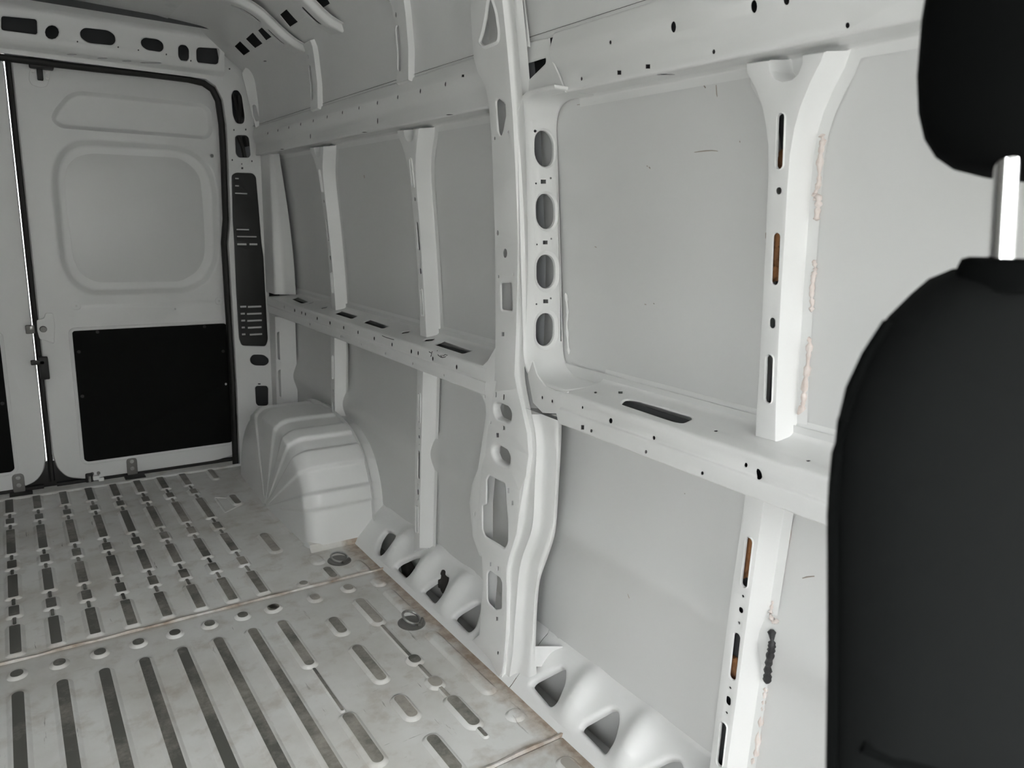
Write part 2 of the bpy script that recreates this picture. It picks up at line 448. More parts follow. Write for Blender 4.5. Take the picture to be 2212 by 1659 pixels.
EMB = [(0.010, -0.0004), (0.007, 0.0012), (0.004, 0.0042), (0.001, 0.0064), (-0.002, 0.0070)]
EMB_S = [(0.009, -0.0004), (0.006, 0.0012), (0.003, 0.0042), (0.0005, 0.0062), (-0.0015, 0.0067)]
NECK = [(0.004, -0.0004), (0.0025, 0.0015), (0.001, 0.004), (0.0, 0.0048)]
_cache = {}
def emboss(name, a, b, w, prof=EMB, cap=1, square=False, parent=None, mats=('floor', 'worn')):
    """raised rib between floor points a and b (x, y)"""
    a, b = np.array(a), np.array(b); l = round(float(np.linalg.norm(b - a)), 3); ang = math.atan2(b[1] - a[1], b[0] - a[0])
    key = (name, l, w, cap, square, id(prof))
    if key not in _cache:
        P = rnd([(0, -w / 2), (l, -w / 2), (l, w / 2), (0, w / 2)], 0.007, 3) if square else stadium((0, 0), (l, 0), w, 5)
        bm = bmesh.new(); P = clean(ccw(P)); loops = [[bm.verts.new((x, y, z)) for x, y in offset(P, off)] for off, z in prof]
        n = len(P)
        for p, r in zip(loops, loops[1:]):
            for i in range(n): bm.faces.new((p[i], p[(i + 1) % n], r[(i + 1) % n], r[i]))
        fc = bm.faces.new(loops[-1]); fc.material_index = cap
        me = bpy.data.meshes.new(name); bm.to_mesh(me); bm.free()
        for m in mats: me.materials.append(M[m])
        me.shade_smooth(); me.set_sharp_from_angle(angle=math.radians(50)); _cache[key] = me
    o = bpy.data.objects.new(name, _cache[key]); COL.objects.link(o); o.parent = parent
    o.location = np.array([a[0], a[1], 0]) - wloc(parent); o.rotation_euler = (0, 0, ang)
    return o
rows = [XC - 0.163 + 0.0956 * k for k in range(-7, 8)]
for k, x in enumerate(rows):
    full = x < 0.62
    if not full: continue
    for y0, y1 in ((3.568, 3.40), (3.21, 2.965), (2.782, 2.605), (2.415, 2.243)):
        emboss('floor_rib', (x, y1), (x, y0), 0.031, square=True, parent=sheet_rear)
    for y0, y1 in ((3.336, 3.272), (2.907, 2.836), (2.545, 2.475)):
        emboss('floor_rib', (x, y1), (x, y0), 0.031, square=True, parent=sheet_rear)
    for y0, y1 in ((3.392, 3.342), (3.266, 3.218), (2.958, 2.913), (2.829, 2.788), (2.598, 2.551), (2.468, 2.421)):
        emboss('rib_link', (x, y1), (x, y0), 0.0095, NECK, parent=sheet_rear)
    emboss('floor_dimple', (x, 2.118), (x, 2.156), 0.032, EMB_S, parent=sheet_mid)
    if x < 0.45:
        emboss('floor_rib', (x, 1.235), (x, 2.046), 0.030, parent=sheet_mid)
    elif x < 0.56:
        emboss('floor_rib', (x, 1.235), (x, 2.046), 0.030, parent=sheet_mid)
def fl(o, *pts): return [onplane(p, 2, 0.005)[:2] for p in q(o, *pts)]
def rib(o, a, b, w=0.03, par=None, **k):
    (A, B) = fl(o, a, b); x = (A[0] + B[0]) / 2
    if abs(A[0] - B[0]) < 0.04: A[0] = B[0] = x
    return emboss(k.pop('name', 'floor_rib'), A, B, w, parent=par, **k)
R_, S_ = sheet_rear, sheet_mid
PL = dict(cap=0)
rib(C_, (1435, 45), (1475, 108), 0.026, R_); rib(C_, (1585, 218), (1625, 280), 0.03, R_); rib(C_, (1795, 482), (1890, 605), 0.034, R_)
rib(C_, (2055, 808), (2090, 832), 0.03, R_, name='floor_dimple', prof=EMB_S)
rib(F_, (560, 790), (605, 838), 0.03, R_, **PL); rib(F_, (640, 870), (710, 940), 0.03, R_); rib(F_, (850, 830), (920, 885), 0.026, R_, **PL)
for a, b in (((260, 1130), (300, 1165)), ((545, 1055), (595, 1092)), ((775, 990), (820, 1025))):
    rib(F_, a, b, 0.032, S_, name='floor_dimple', prof=EMB_S)
rib(F_, (975, 945), (1030, 985), 0.03, S_, name='floor_dimple', prof=EMB_S, **PL)
rib(O_, (1915, 655), (2125, 960), 0.030, S_); rib(G_, (245, 975), (445, 1265), 0.008, S_, name='rib_link', prof=NECK); rib(G_, (465, 1285), (700, 1625), 0.032, S_)
rib(G_, (355, 635), (465, 735), 0.032, S_); rib(G_, (520, 825), (730, 1060), 0.032, S_); rib(G_, (805, 1168), (945, 1310), 0.032, S_)
rib(G_, (1030, 1437), (1245, 1680), 0.032, S_)
rib(G_, (545, 505), (705, 668), 0.032, S_); rib(G_, (712, 680), (905, 895), 0.010, S_, name='rib_link', prof=NECK)
rib(G_, (905, 890), (965, 940), 0.034, S_, name='floor_dimple', prof=EMB_S); rib(G_, (965, 950), (1045, 1040), 0.010, S_, name='rib_link', prof=NECK)
rib(G_, (1040, 1040), (1110, 1100), 0.036, S_, name='floor_dimple', prof=EMB_S); rib(G_, (1105, 1100), (1170, 1170), 0.010, S_, name='rib_link', prof=NECK)
rib(G_, (1165, 1172), (1370, 1365), 0.034, S_); rib(G_, (1370, 1378), (1425, 1440), 0.010, S_, name='rib_link', prof=NECK)
rib(G_, (750, 445), (910, 600), 0.026, S_, **PL); rib(G_, (1035, 730), (1460, 1130), 0.028, S_, **PL)
rib(G_, (1595, 1270), (1650, 1310), 0.035, S_, name='floor_dimple', prof=EMB_S, **PL)
rib(G_, (1945, 1590), (2090, 1740), 0.032, sheet_front)
# shallow fold lines pressed beside the rear ribs
for a, b in (((1470, 228), (1545, 232)), ((1545, 325), (1625, 285)), ((1470, 235), (1540, 330))):
    A, B = fl(C_, a, b); emboss('fold_line', A, B, 0.004, [(0.004, -0.0004), (0.002, 0.0015), (0, 0.002)], 0, parent=R_)

# raised sill bar across the rear end of the floor
bm = grid_bm([[(x, y, z) for (y, z) in profile([(3.570, -0.002), (3.579, 0.0075), (3.593, 0.0075), (3.603, -0.004), (3.80, -0.006)], [0.004, 0.005, 0.004])] for x in np.linspace(XL, 1.04, 30)])
finish('rear_sill', bm, 'floor', floor)

# tie-down rings
def ring_eye(px, ang, lift, label):
    c = onplane(px, 2, 0.0)
    t = empty('tie_down_ring', c, label, 'tie-down ring', group='tie-down rings in the floor')
    cup = bmesh.new()
    prof = [(0.045, 0.0005), (0.040, 0.003), (0.035, 0.003), (0.031, 0.0012), (0.024, 0.0008), (0.0, 0.0006)]
    P = [[(c[0] + 0.92 * r * math.cos(t_), c[1] + r * math.sin(t_), z) for r, z in prof] for t_ in np.linspace(0, 2 * math.pi, 29)]
    finish('recess_cup', grid_bm(P), 'bracket', t)
    rr = bmesh.new(); N = 28; pts = []
    for k in range(N + 1):
        a = 2 * math.pi * k / N; x, y = 0.029 * math.cos(a), 0.029 * math.sin(a)
        v = np.array([x, y * math.cos(lift), (y + 0.029) * math.sin(lift)])
        pts.append((c[0] + v[0] * math.cos(ang) - v[1] * math.sin(ang), c[1] + v[0] * math.sin(ang) + v[1] * math.cos(ang), 0.007 + v[2]))
    tube_bm(rr, pts, 0.0038, 8, False); finish('ring', rr, 'steel', t)
    hb = bmesh.new()
    p0 = np.array([c[0] + 0.029 * math.sin(ang), c[1] - 0.029 * math.cos(ang), 0.006])
    d = np.array([math.cos(ang), math.sin(ang), 0])
    tube_bm(hb, [p0 - d * 0.018, p0 + d * 0.018], 0.006, 10); finish('hinge_bar', hb, 'bracket', t)
ring_eye((733, 1211), 0.5, 0.25, 'steel lashing ring folded down beside the wheel arch')
ring_eye((889, 1346), 0.9, 0.42, 'steel lashing ring half raised, in front of the wheel arch by the pillar foot')

# ================================================================== RIGHT WALL
wall = empty('wall_right', (1.12, 1.6, 0), 'bare white metal side wall of the van with ribs and rails', 'wall', 'structure')
zs = [0.86, 0.95, 1.147, 1.346, 1.46]
xskin = curve(zs, [1.134, 1.131, 1.117, 1.094, 1.078], 3)
xrib = lambda z: xskin(z) - 0.05
# outer skin of the upper bay
def skin(name, pts, y0, y1, r=0.02):
    P = profile(pts, r, 6)
    return finish(name, grid_bm([[(x, y, z) for x, z in P] for y in np.linspace(y0, y1, 12)]), 'skin', wall)
skin('outer_skin', [(float(xskin(z)), z) for z in np.linspace(0.80, 1.478, 14)], -0.3, 3.72, 0.0)
def lowx(z):
    return 1.122 - 0.022 * math.exp(-((z - 0.45) / 0.055) ** 2) + 0.004 / (1 + math.exp(-(z - 0.5) / 0.03))
skin('lower_outer_skin', [(lowx(z), z) for z in np.linspace(-0.06, 0.86, 70)], -0.3, 3.72, 0.0)

# ---- belt rail
BELT = [(1.016, 0.752), (1.001, 0.7555), (1.000, 0.789), (1.0055, 0.7925), (1.001, 0.830), (1.085, 0.8335), (1.126, 0.842), (1.1325, 0.868)]
beltS = swept(BELT, 'y', [0.004, 0.004, 0.003, 0.010, 0.03, 0.012], umin=0.2, umax=3.6)
beltS.f0 = beltS.f
def slot(S, o, pts, r=0.004, prof=ROLL): return (rnd(S.uvs(q(o, *pts)), r), prof)
def dot(S, o, p, w, h=None, prof=None, square=False):
    """small hole: w, h are its size in the crop's pixels"""
    h = h or w
    c = S.uv(q(o, p)[0]); a = S.uv(q(o, (p[0] + w / 2, p[1]))[0]); b = S.uv(q(o, (p[0], p[1] + h / 2))[0])
    du = np.array(a) - np.array(c); dv = np.array(b) - np.array(c)
    if square: P = [tuple(np.array(c) + s * du + t * dv) for s, t in ((-1, -1), (1, -1), (1, 1), (-1, 1))]
    else: P = [tuple(np.array(c) + math.cos(t) * du + math.sin(t) * dv) for t in np.linspace(0, 2 * math.pi, 12, endpoint=False)]
    return (ccw(P), prof or THIN)
sq = lambda S, o, p, w, h=None: dot(S, o, p, w, h, square=True)
def rect(S, u0, u1): return [(u0, 0), (u1, 0), (u1, S.len), (u0, S.len)]
hn = [sq(beltS, I_, (815, 1258), 22, 30), dot(beltS, I_, (875, 1282), 16, 24), dot(beltS, I_, (1248, 1425), 18, 26), dot(beltS, I_, (1632, 1572), 20, 28),
      dot(beltS, I_, (814, 1123), 14, 22), dot(beltS, I_, (1007, 1214), 26, 38), dot(beltS, I_, (1302, 1330), 20, 28), dot(beltS, I_, (1930, 1516), 24, 32), dot(beltS, I_, (2020, 1578), 38, 72),
      dot(beltS, I_, (905, 1018), 22, 14), sq(beltS, I_, (1075, 1018), 30, 16), dot(beltS, I_, (1727, 1280), 28, 14), dot(beltS, M_, (740, 1483), 32, 14),
      slot(beltS, I_, [(1078, 1097), (1112, 1064), (1190, 1072), (1558, 1180), (1566, 1198), (1500, 1229), (1440, 1218)], 0.012)]
plate('belt_rail', beltS, rect(beltS, 0.15, 1.262), hn, THIN, vcuts=beltS.cuts, parent=wall)
hf = [slot(beltS, E_, p, 0.006) for p in ([(412, 380), (450, 368), (526, 400), (482, 411)], [(705, 480), (750, 462), (860, 496), (820, 516)], [(900, 540), (945, 521), (1080, 566), (1030, 582)], [(1388, 692), (1450, 667), (1640, 732), (1580, 754)])]
hf += [slot(beltS, E_, p, 0.006) for p in ([(518, 416), (528, 408), (562, 398), (552, 407)], [(607, 448), (620, 437), (656, 430), (645, 442)], [(1152, 618), (1172, 602), (1222, 594), (1204, 612)], [(1310, 668), (1330, 652), (1386, 648), (1366, 667)])]
hf += [dot(beltS, E_, p, 8 + p[0] / 300, 20 + p[0] / 120) for p in ((362, 436), (430, 460), (478, 476), (503, 485), (584, 515), (671, 546), (764, 578), (862, 610), (973, 652), (1094, 693), (1226, 740), (1272, 752), (1372, 790), (1535, 847))]
hf += [dot(beltS, E_, p, 7, 18) for p in ((535, 553), (744, 637), (887, 692), (1050, 753), (1237, 823), (1450, 903))]
plate('belt_rail', beltS, rect(beltS, 1.575, 3.47), hf, THIN, vcuts=beltS.cuts, parent=wall)

# ---- upper (cant) rail
RAIL = [(1.045, 1.592), (1.000, 1.586), (0.988, 1.545), (1.004, 1.512), (0.998, 1.461), (1.066, 1.4665), (1.0765, 1.462), (1.0785, 1.4475)]
railS = swept(RAIL, 'y', [0.006, 0.012, 0.012, 0.008, 0.010, 0.003], flip=-1, umin=0.2, umax=3.6)
hr = [dot(railS, H_, (1005, 290), 16, 30), dot(railS, H_, (1435, 185), 36, 78), dot(railS, H_, (1985, 45), 44, 90), sq(railS, H_, (1065, 495), 28, 30), sq(railS, H_, (1260, 453), 32, 30),
      dot(railS, H_, (808, 537), 14, 28), dot(railS, H_, (1710, 352), 22, 34), dot(railS, L_, (588, 6), 42, 60), dot(railS, L_, (1005, 172), 32, 42), dot(railS, H_, (1385, 512), 125, 13)]
plate('upper_rail', railS, rect(railS, 0.15, 1.335), hr, THIN, vcuts=railS.cuts, parent=wall)
hr = [dot(railS, D_, (x, y), 5 + x / 260, 16 + x / 75) for x, y in ((247, 910), (316, 890), (390, 870), (471, 848), (557, 824), (652, 798), (756, 768), (869, 737), (994, 702), (1133, 664), (1287, 622), (1458, 575))]
hr += [dot(railS, D_, (538, 930), 7, 36), dot(railS, D_, (996, 825), 9, 42), dot(railS, D_, (908, 903), 42, 6), dot(railS, D_, (1490, 785), 62, 8), dot(railS, D_, (345, 1020), 30, 6), sq(railS, D_, (1578, 517), 18, 18)]
plate('upper_rail', railS, rect(railS, 1.50, 3.56), hr, THIN, vcuts=railS.cuts, parent=wall)

# ---- ribs of the upper bay: one pressing, three times
ribS = wallsurf(xrib, (0.4, 1.2), (0.8, 1.5))
left = [(310, 425), (312, 500), (370, 600), (415, 720), (440, 850), (458, 1000), (458, 1200), (447, 1450)]
leftM = [(440, 0), (430, 200), (410, 600), (395, 900), (375, 1200), (372, 1322)]
right = [(855, 345), (830, 420), (760, 560), (690, 730), (650, 870), (620, 1050), (600, 1300)]
rightM = [(580, 0), (560, 300), (545, 600), (530, 900), (520, 1200), (518, 1362)]
face = ribS.uvs(q(L_, *left) + q(M_, *leftM) + q(M_, *rightM[::-1]) + q(L_, *right[::-1]))
notch = ribS.uvs(q(L_, (690, 370), (690, 430), (665, 500), (620, 540), (560, 552), (510, 530), (480, 480), (470, 405)))
outer_u = face + []
# the half-round notch opens at the top edge
outer_u = face[:14 + 13]
top_r, top_l = face[-1], face[0]
outl = face + notch
HAT = [(-0.007, 0), (-0.002, -0.0009), (0.0, -0.005), (0.005, -0.044), (0.008, -0.0478), (0.028, -0.0482)]
holes_r = []
for o, a, b, w, pr in ((L_, (558, 775), (545, 1152), 48, RIM), (L_, (537, 1278), (537, 1328), 38, THIN), (L_, (522, 1590), (508, 1944), 48, ROLL), (M_, (494, 510), (494, 582), 38, THIN), (M_, (480, 765), (468, 1092), 48, RIM)):
    (P, Q_), = [ribS.uvs(q(o, a, b))]; ww = abs(ribS.uv(q(o, (a[0] + w, a[1]))[0])[0] - P[0])
    holes_r.append((stadium(P, Q_, ww), pr))
rib_up = empty('wall_rib', (1.09, 0.79, 0.82), parent=wall)
plate('rib_channel', ribS, outl, holes_r, HAT, vcuts=ring_cuts(0.84, 1.5, 0.04), parent=rib_up)
shadeS = wallsurf(lambda z: xskin(z) - 0.004, (0.4, 1.2), (0.8, 1.5))
plate('mastic_pad', shadeS, [(0.772, 0.88), (0.822, 0.88), (0.822, 1.42), (0.772, 1.42)], [], THIN, vcuts=ring_cuts(0.88, 1.42, 0.05), mats='primer', parent=rib_up)  # dark plate added behind the slots, its colour acting as their shade
foot = ribS.uvs(q(M_, (515, 1355), (600, 1318), (640, 1365), (600, 1388), (535, 1372)))
RIB_Y = 0.79
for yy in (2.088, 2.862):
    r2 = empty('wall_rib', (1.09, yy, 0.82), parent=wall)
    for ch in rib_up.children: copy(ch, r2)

# ---- ribs of the lower bay
lribS = wallsurf(lambda z: 1.070 + 0 * z, (0.4, 1.2), (0.0, 0.8))
lf = lribS.uvs(q(K_, (1612, -270), (1575, 0), (1510, 450), (1440, 1000), (1360, 1659), (1340, 1830)) + q(K_, (1470, 1830), (1490, 1659), (1560, 1150), (1640, 550), (1720, 0), (1757, -270)))
HAT2 = [(-0.007, 0), (-0.002, -0.0009), (0.0, -0.005), (0.008, -0.040), (0.012, -0.0445), (0.030, -0.0455)]
hl = []
for a, b, w, pr in (((1645, 88), (1605, 422), 46, RIM), ((1595, 478), (1593, 494), 16, THIN), ((1582, 562), (1579, 602), 32, THIN), ((1569, 660), (1567, 676), 16, THIN),
                    ((1555, 742), (1520, 1055), 44, ROLL), ((1508, 1104), (1506, 1120), 16, THIN), ((1497, 1170), (1493, 1230), 34, THIN), ((1484, 1275), (1482, 1290), 16, THIN), ((1470, 1350), (1437, 1642), 42, RIM)):
    P, Q_ = lribS.uvs(q(K_, a, b)); ww = abs(lribS.uv(q(K_, (a[0] + w, a[1]))[0])[0] - P[0])
    hl.append((stadium(P, Q_, ww), pr))
rib_lo = empty('lower_wall_rib', (1.09, 0.79, 0.1), parent=wall)
plate('rib_channel', lribS, lf, hl, HAT2, parent=rib_lo)
lshadeS = wallsurf(lambda z: 1.102 + 0 * z, (0.4, 1.2), (0.0, 0.8))
plate('mastic_pad', lshadeS, [(0.775, 0.10), (0.82, 0.10), (0.82, 0.72), (0.775, 0.72)], [], THIN, mats='primer', parent=rib_lo)  # same added dark plate for the lower slots, shade put into colour
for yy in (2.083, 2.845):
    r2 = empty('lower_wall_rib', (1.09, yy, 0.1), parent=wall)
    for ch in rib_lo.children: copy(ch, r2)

# ---- sill pressing with triangular holes
SP = [(0.992, -0.004), (1.004, 0.004), (1.018, 0.020), (1.098, 0.106), (1.1235, 0.122), (1.1235, 0.150)]
_sp = swept(SP, 'y', [0.004, 0.008, 0.02, 0.01], flip=1)
tri_c = []
def sill_bump(u, v):
    b = np.zeros_like(u)
    for c, wd in tri_c:
        b = np.maximum(b, np.exp(-((u - c) / wd) ** 2))
    t = np.clip(v / _sp.len, 0, 1)
    return 0.026 * b * np.clip(np.sin(np.pi * np.clip((t - 0.12) / 0.80, 0, 1)), 0, 1) ** 0.8
sillS = Surf(lambda u, v, w: _sp.f(u, v, np.asarray(w, float) + sill_bump(np.asarray(u, float), np.asarray(v, float))), (0.3, 3.0), (0, _sp.len))
flatS = Surf(_sp.f, (0.3, 3.0), (0, _sp.len))
near_t = [q(J_, (455, 1358), (480, 1328), (665, 1232), (695, 1250), (690, 1345), (640, 1470), (600, 1502), (565, 1488)),
          q(K_, (475, 1392), (500, 1360), (690, 1252), (735, 1268), (742, 1340), (715, 1470), (655, 1560), (625, 1546)),
          q(K_, (835, 1745), (870, 1705), (1080, 1595), (1160, 1600), (1185, 1680), (1150, 1830), (1090, 1900), (1030, 1880))]
far_t = [q(F_, (1045, 618), (1080, 622), (1120, 652), (1105, 700), (1030, 782), (1000, 785), (985, 755), (1005, 680)),
         q(F_, (1108, 868), (1140, 838), (1230, 795), (1288, 785), (1278, 830), (1230, 905), (1185, 942), (1150, 912)),
         q(F_, (1295, 1028), (1330, 1000), (1430, 930), (1475, 925), (1475, 965), (1440, 1060), (1390, 1114), (1350, 1090)),
         q(F_, (1507, 1213), (1540, 1180), (1650, 1112), (1695, 1105), (1690, 1170), (1655, 1285), (1615, 1310), (1575, 1285))]
def tri_holes(px):
    out = []
    for P in px:
        out.append(flatS.uvs(P))
    return out
nt_, ft_ = tri_holes(near_t), tri_holes(far_t)
def cen(P): return sum(p[0] for p in P) / len(P)
cs = sorted(cen(P) for P in nt_); tri_c += [((a + b) / 2 + 0.012, 0.030) for a, b in zip(cs, cs[1:])] + [(cs[0] - 0.09, 0.03)]
cs = sorted(cen(P) for P in ft_); tri_c += [((a + b) / 2 + 0.012, 0.032) for a, b in zip(cs, cs[1:])]
plate('sill_pressing', sillS, [(0.45, 0), (1.415, 0), (1.415, _sp.len), (0.45, _sp.len)], [(rnd(P, 0.012), BIGROLL) for P in nt_], THIN,
      ucuts=ring_cuts(0.45, 1.415, 0.016), vcuts=ring_cuts(0, _sp.len, 0.016), parent=wall, smooth=50)
plate('sill_pressing', sillS, [(1.42, 0), (2.50, 0), (2.50, _sp.len), (1.42, _sp.len)], [(rnd(P, 0.012), BIGROLL) for P in ft_], THIN,
      ucuts=ring_cuts(1.42, 2.5, 0.018), vcuts=ring_cuts(0, _sp.len, 0.018), parent=wall, smooth=50)

# ---- B pillar
pil = empty('wall_pillar', (1.03, 1.47, 0), parent=wall, label='perforated white centre pillar between the two wall bays')
xp = curve([0.0, 0.4, 0.8, 1.07, 1.22, 1.37, 1.6, 1.75], [1.0, 1.0, 1.0, 0.998, 0.984, 0.966, 0.928, 0.90], 4)
pilS = wallsurf(xp, (1.1, 1.9), (0.0, 1.75))
lp = q(H_, (40, -80), (45, 0), (60, 250), (72, 400), (100, 500), (150, 590), (172, 700), (185, 850), (195, 1000), (205, 1300), (215, 1659)) + \
     q(I_, (218, 300), (220, 600), (215, 880), (200, 1010), (178, 1070), (170, 1250), (150, 1450)) + \
     q(F_, (1716, 150), (1704, 200), (1684, 450), (1684, 740), (1708, 800), (1715, 1000), (1702, 1150), (1690, 1330), (1640, 1370), (1760, 1500))
c0 = [(1083, -25), (1085, 0), (1095, 95), (1108, 250), (1114, 380), (1119, 525), (1117, 640), (1114, 746), (1111, 810), (1117, 841), (1127, 883), (1139, 936), (1142, 984), (1136, 1030), (1123, 1062), (1120, 1120), (1116, 1154), (1098, 1205), (1093, 1230), (1095, 1272), (1093, 1366), (1086, 1440), (1078, 1466)]
ph = [slot(pilS, o, p, r, pr) for o, p, r, pr in (
    (H_, [(178, -20), (192, 0), (222, 95), (240, 220), (236, 272), (150, 310), (118, 288), (140, 220), (162, 110)], 0.006, RIM),
    (H_, [(225, 690), (240, 672), (286, 710), (290, 790), (268, 900), (256, 932), (240, 900), (230, 780)], 0.004, ROLL),
    (I_, [(258, 273), (330, 270), (334, 464), (262, 455)], 0.006, ROLL),
    (I_, [(208, 1130), (222, 1098), (250, 1096), (310, 1122), (328, 1160), (322, 1214), (290, 1222), (230, 1195)], 0.008, BIGROLL),
    (I_, [(200, 1420), (215, 1388), (245, 1388), (300, 1420), (316, 1460), (308, 1515), (280, 1515), (225, 1485)], 0.008, BIGROLL),
    (F_, [(1740, 275), (1758, 244), (1866, 302), (1872, 420), (1884, 550), (1882, 700), (1862, 740), (1732, 660), (1714, 620), (1712, 450), (1740, 442)], 0.006, ROLL),
    (F_, [(1745, 915), (1760, 893), (1830, 944), (1843, 972), (1841, 1152), (1800, 1162), (1755, 1118), (1745, 1090)], 0.006, ROLL))]
ph_big = ph
ph = [dot(pilS, H_, (308, 902), 12, 26), dot(pilS, H_, (216, 945), 10, 22), dot(pilS, H_, (236, 1590), 14, 38), dot(pilS, I_, (287, 70), 28, 64), dot(pilS, I_, (242, 230), 10, 24), dot(pilS, I_, (343, 214), 10, 24),
       sq(pilS, I_, (272, 622), 18, 28), sq(pilS, I_, (225, 1035), 7, 36), sq(pilS, I_, (278, 1052), 9, 36), dot(pilS, I_, (188, 1225), 10, 22), sq(pilS, I_, (278, 1262), 18, 30), sq(pilS, I_, (235, 1312), 18, 30),
       sq(pilS, F_, (1889, 347), 13, 34), sq(pilS, F_, (1918, 430), 12, 28), sq(pilS, F_, (1767, 850), 9, 28), sq(pilS, F_, (1817, 880), 9, 28), sq(pilS, F_, (1811, 1222), 16, 26), dot(pilS, F_, (1818, 1455), 12, 24)]
ph = ph + ph_big
plate('pillar_face', pilS, pilS.uvs(lp + c0[::-1]), ph, [(-0.003, 0), (-0.001, -0.0005), (0, -0.002), (0, -0.012), (0.004, -0.05)], vcuts=ring_cuts(0, 1.75, 0.05), parent=pil)
# stepped front edge of the pillar: ridge, spot-welded groove, and below the belt a second step with its flange
def ribbon(name, cols, xoffs, parent, n=70, xf=None, sub=3, smooth=60):
    xf = xf or xp
    rows_ = []
    ys = [np.array(c, float) for c in cols]
    lo = max(c[0, 1] for c in ys); hi = min(c[-1, 1] for c in ys)
    for py in np.linspace(lo, hi, n):
        pts = []
        for c, dx in zip(ys, xoffs):
            px = float(np.interp(py, c[:, 1], c[:, 0])); X = 1.0
            for _ in range(6):
                P = onplane((px, py), 0, X); X = float(xf(np.array(P[2]))) + dx
            pts.append(onplane((px, py), 0, X))
        rows_.append(pts)
    R = np.array(rows_)
    for _ in range(2): R[1:-1] = 0.25 * R[:-2] + 0.5 * R[1:-1] + 0.25 * R[2:]
    out = []
    for row in R:                                   # softly rounded across
        d = [row[0]]
        for i in range(1, len(row) - 1):
            a, b, c = row[i - 1], row[i], row[i + 1]
            for f in (0.0, 0.5, 1.0):
                p0 = b + (a - b) * 0.3; p2 = b + (c - b) * 0.3
                d.append((1 - f) ** 2 * p0 + 2 * f * (1 - f) * b + f * f * p2)
        d.append(row[-1]); out.append(d)
    return finish(name, grid_bm(out), 'paint', parent, smooth)
up = [(py, dx1, dx2) for py, dx1, dx2 in ((-25, 14, 24), (95, 14, 24), (250, 9, 25), (525, 9, 21), (746, 9, 21), (810, 9, 21), (895, 8, 19))]
def shift(c, tab, k): return [(px + np.interp(py, [t[0] for t in tab], [t[k] for t in tab]), py) for px, py in c]
low = [(895, 1130, 1136, 1148, 1167, 1205, 1213), (936, 1139, 1145, 1158, 1177, 1205, 1213), (984, 1142, 1148, 1159, 1178, 1204, 1211), (1050, 1131, 1141, 1155, 1174, 1202, 1207), (1120, 1120, 1135, 1153, 1171, 1198, 1203),
       (1154, 1117, 1128, 1147, 1166, 1194, 1200), (1205, 1098, 1106, 1126, 1144, 1176, 1183), (1250, 1093, 1101, 1119, 1137, 1161, 1166), (1300, 1095, 1101, 1116, 1133, 1156, 1161), (1366, 1093, 1098, 1110, 1130, 1152, 1158), (1392, 1091, 1097, 1110, 1130, 1151, 1157), (1430, 1088, 1094, 1105, 1124, 1146, 1158), (1464, 1083, 1089, 1100, 1117, 1140, 1160)]
c0d = [(px, py) for px, py in c0]
c1 = [(px, py) for px, py in shift([p for p in c0d if p[1] < 890], up, 1)] + [(r[2], r[0]) for r in low]
c2 = [(px, py) for px, py in shift([p for p in c0d if p[1] < 890], up, 2)] + [(r[3], r[0]) for r in low]
c0x = [p for p in c0d if p[1] < 890] + [(r[1], r[0]) for r in low]
ribbon('pillar_ridge', [c0x, c1, c2], [0.0, 0.012, 0.0125], pil, 90)
lowc = lambda k: [(r[k], r[0]) for r in low]
ribbon('pillar_flange', [lowc(3), lowc(4), lowc(5), lowc(6)], [0.0125, 0.030, 0.033, 0.050], pil, 50)
ribbon('pillar_wing', [[(1142, 1394), (1136, 1464)], [(1160, 1392), (1162, 1474)], [(1196, 1389), (1186, 1452)], [(1216, 1396), (1206, 1440)]], [0.033, 0.05, 0.098, 0.118], pil, 14)
# aperture frame: the strip that turns round the corner from belt ledge to pillar to upper rail
Yf = 1.42
path = profile([(1.255, 0.8335), (Yf, 0.8335), (Yf, 1.463), (1.28, 1.463)], [0.085, 0.085], 12)
ps = np.concatenate([[0], np.cumsum(np.linalg.norm(np.diff(path, axis=0), axis=1))])
ptan = np.gradient(path, axis=0); ptan /= np.linalg.norm(ptan, axis=1)[:, None]
pnor = np.stack([-ptan[:, 1], ptan[:, 0]], 1)          # towards the aperture
def frame_f(u, v, w):
    u, v, w = np.broadcast_arrays(np.asarray(u, float), np.asarray(v, float), np.asarray(w, float))
    y = np.interp(u, ps, path[:, 0]) + w * np.interp(u, ps, pnor[:, 0]); z = np.interp(u, ps, path[:, 1]) + w * np.interp(u, ps, pnor[:, 1])
    x0 = np.minimum(xp(z) + 0.011, 1.01); x1 = xskin(z) - 0.002
    t = v / 0.12
    return np.stack([x0 + (x1 - x0) * t, y, z], -1)
frameS = Surf(frame_f, (0, ps[-1]), (0, 0.12))
fh = []
for o, c, w, h in ((H_, (560, 1015), 130, 246), (H_, (570, 1443), 128, 240), (I_, (572, 195), 126, 230), (I_, (567, 592), 122, 222)):
    a, b = frameS.uv(q(o, (c[0], c[1] - h / 2))[0]), frameS.uv(q(o, (c[0], c[1] + h / 2))[0])
    l, r_ = frameS.uv(q(o, (c[0] - w / 2, c[1]))[0]), frameS.uv(q(o, (c[0] + w / 2, c[1]))[0])
    fh.append((stadium(a, b, abs(l[1] - r_[1])), [(0.012, 0), (0.010, 0.0005), (0.006, -0.0015), (0.001, -0.003), (0, -0.006), (0, -0.010)]))
fh += [sq(frameS, H_, (550, 1240), 36, 28), sq(frameS, H_, (563, 1655), 32, 26), sq(frameS, I_, (566, 398), 34, 26), dot(frameS, H_, (600, 1216), 14), dot(frameS, H_, (500, 1252), 14), dot(frameS, H_, (494, 895), 20), dot(frameS, H_, (604, 1630), 12),
       dot(frameS, I_, (505, 10), 12), dot(frameS, I_, (600, 378), 14), dot(frameS, I_, (503, 417), 12), dot(frameS, I_, (655, 642), 16, 30)]
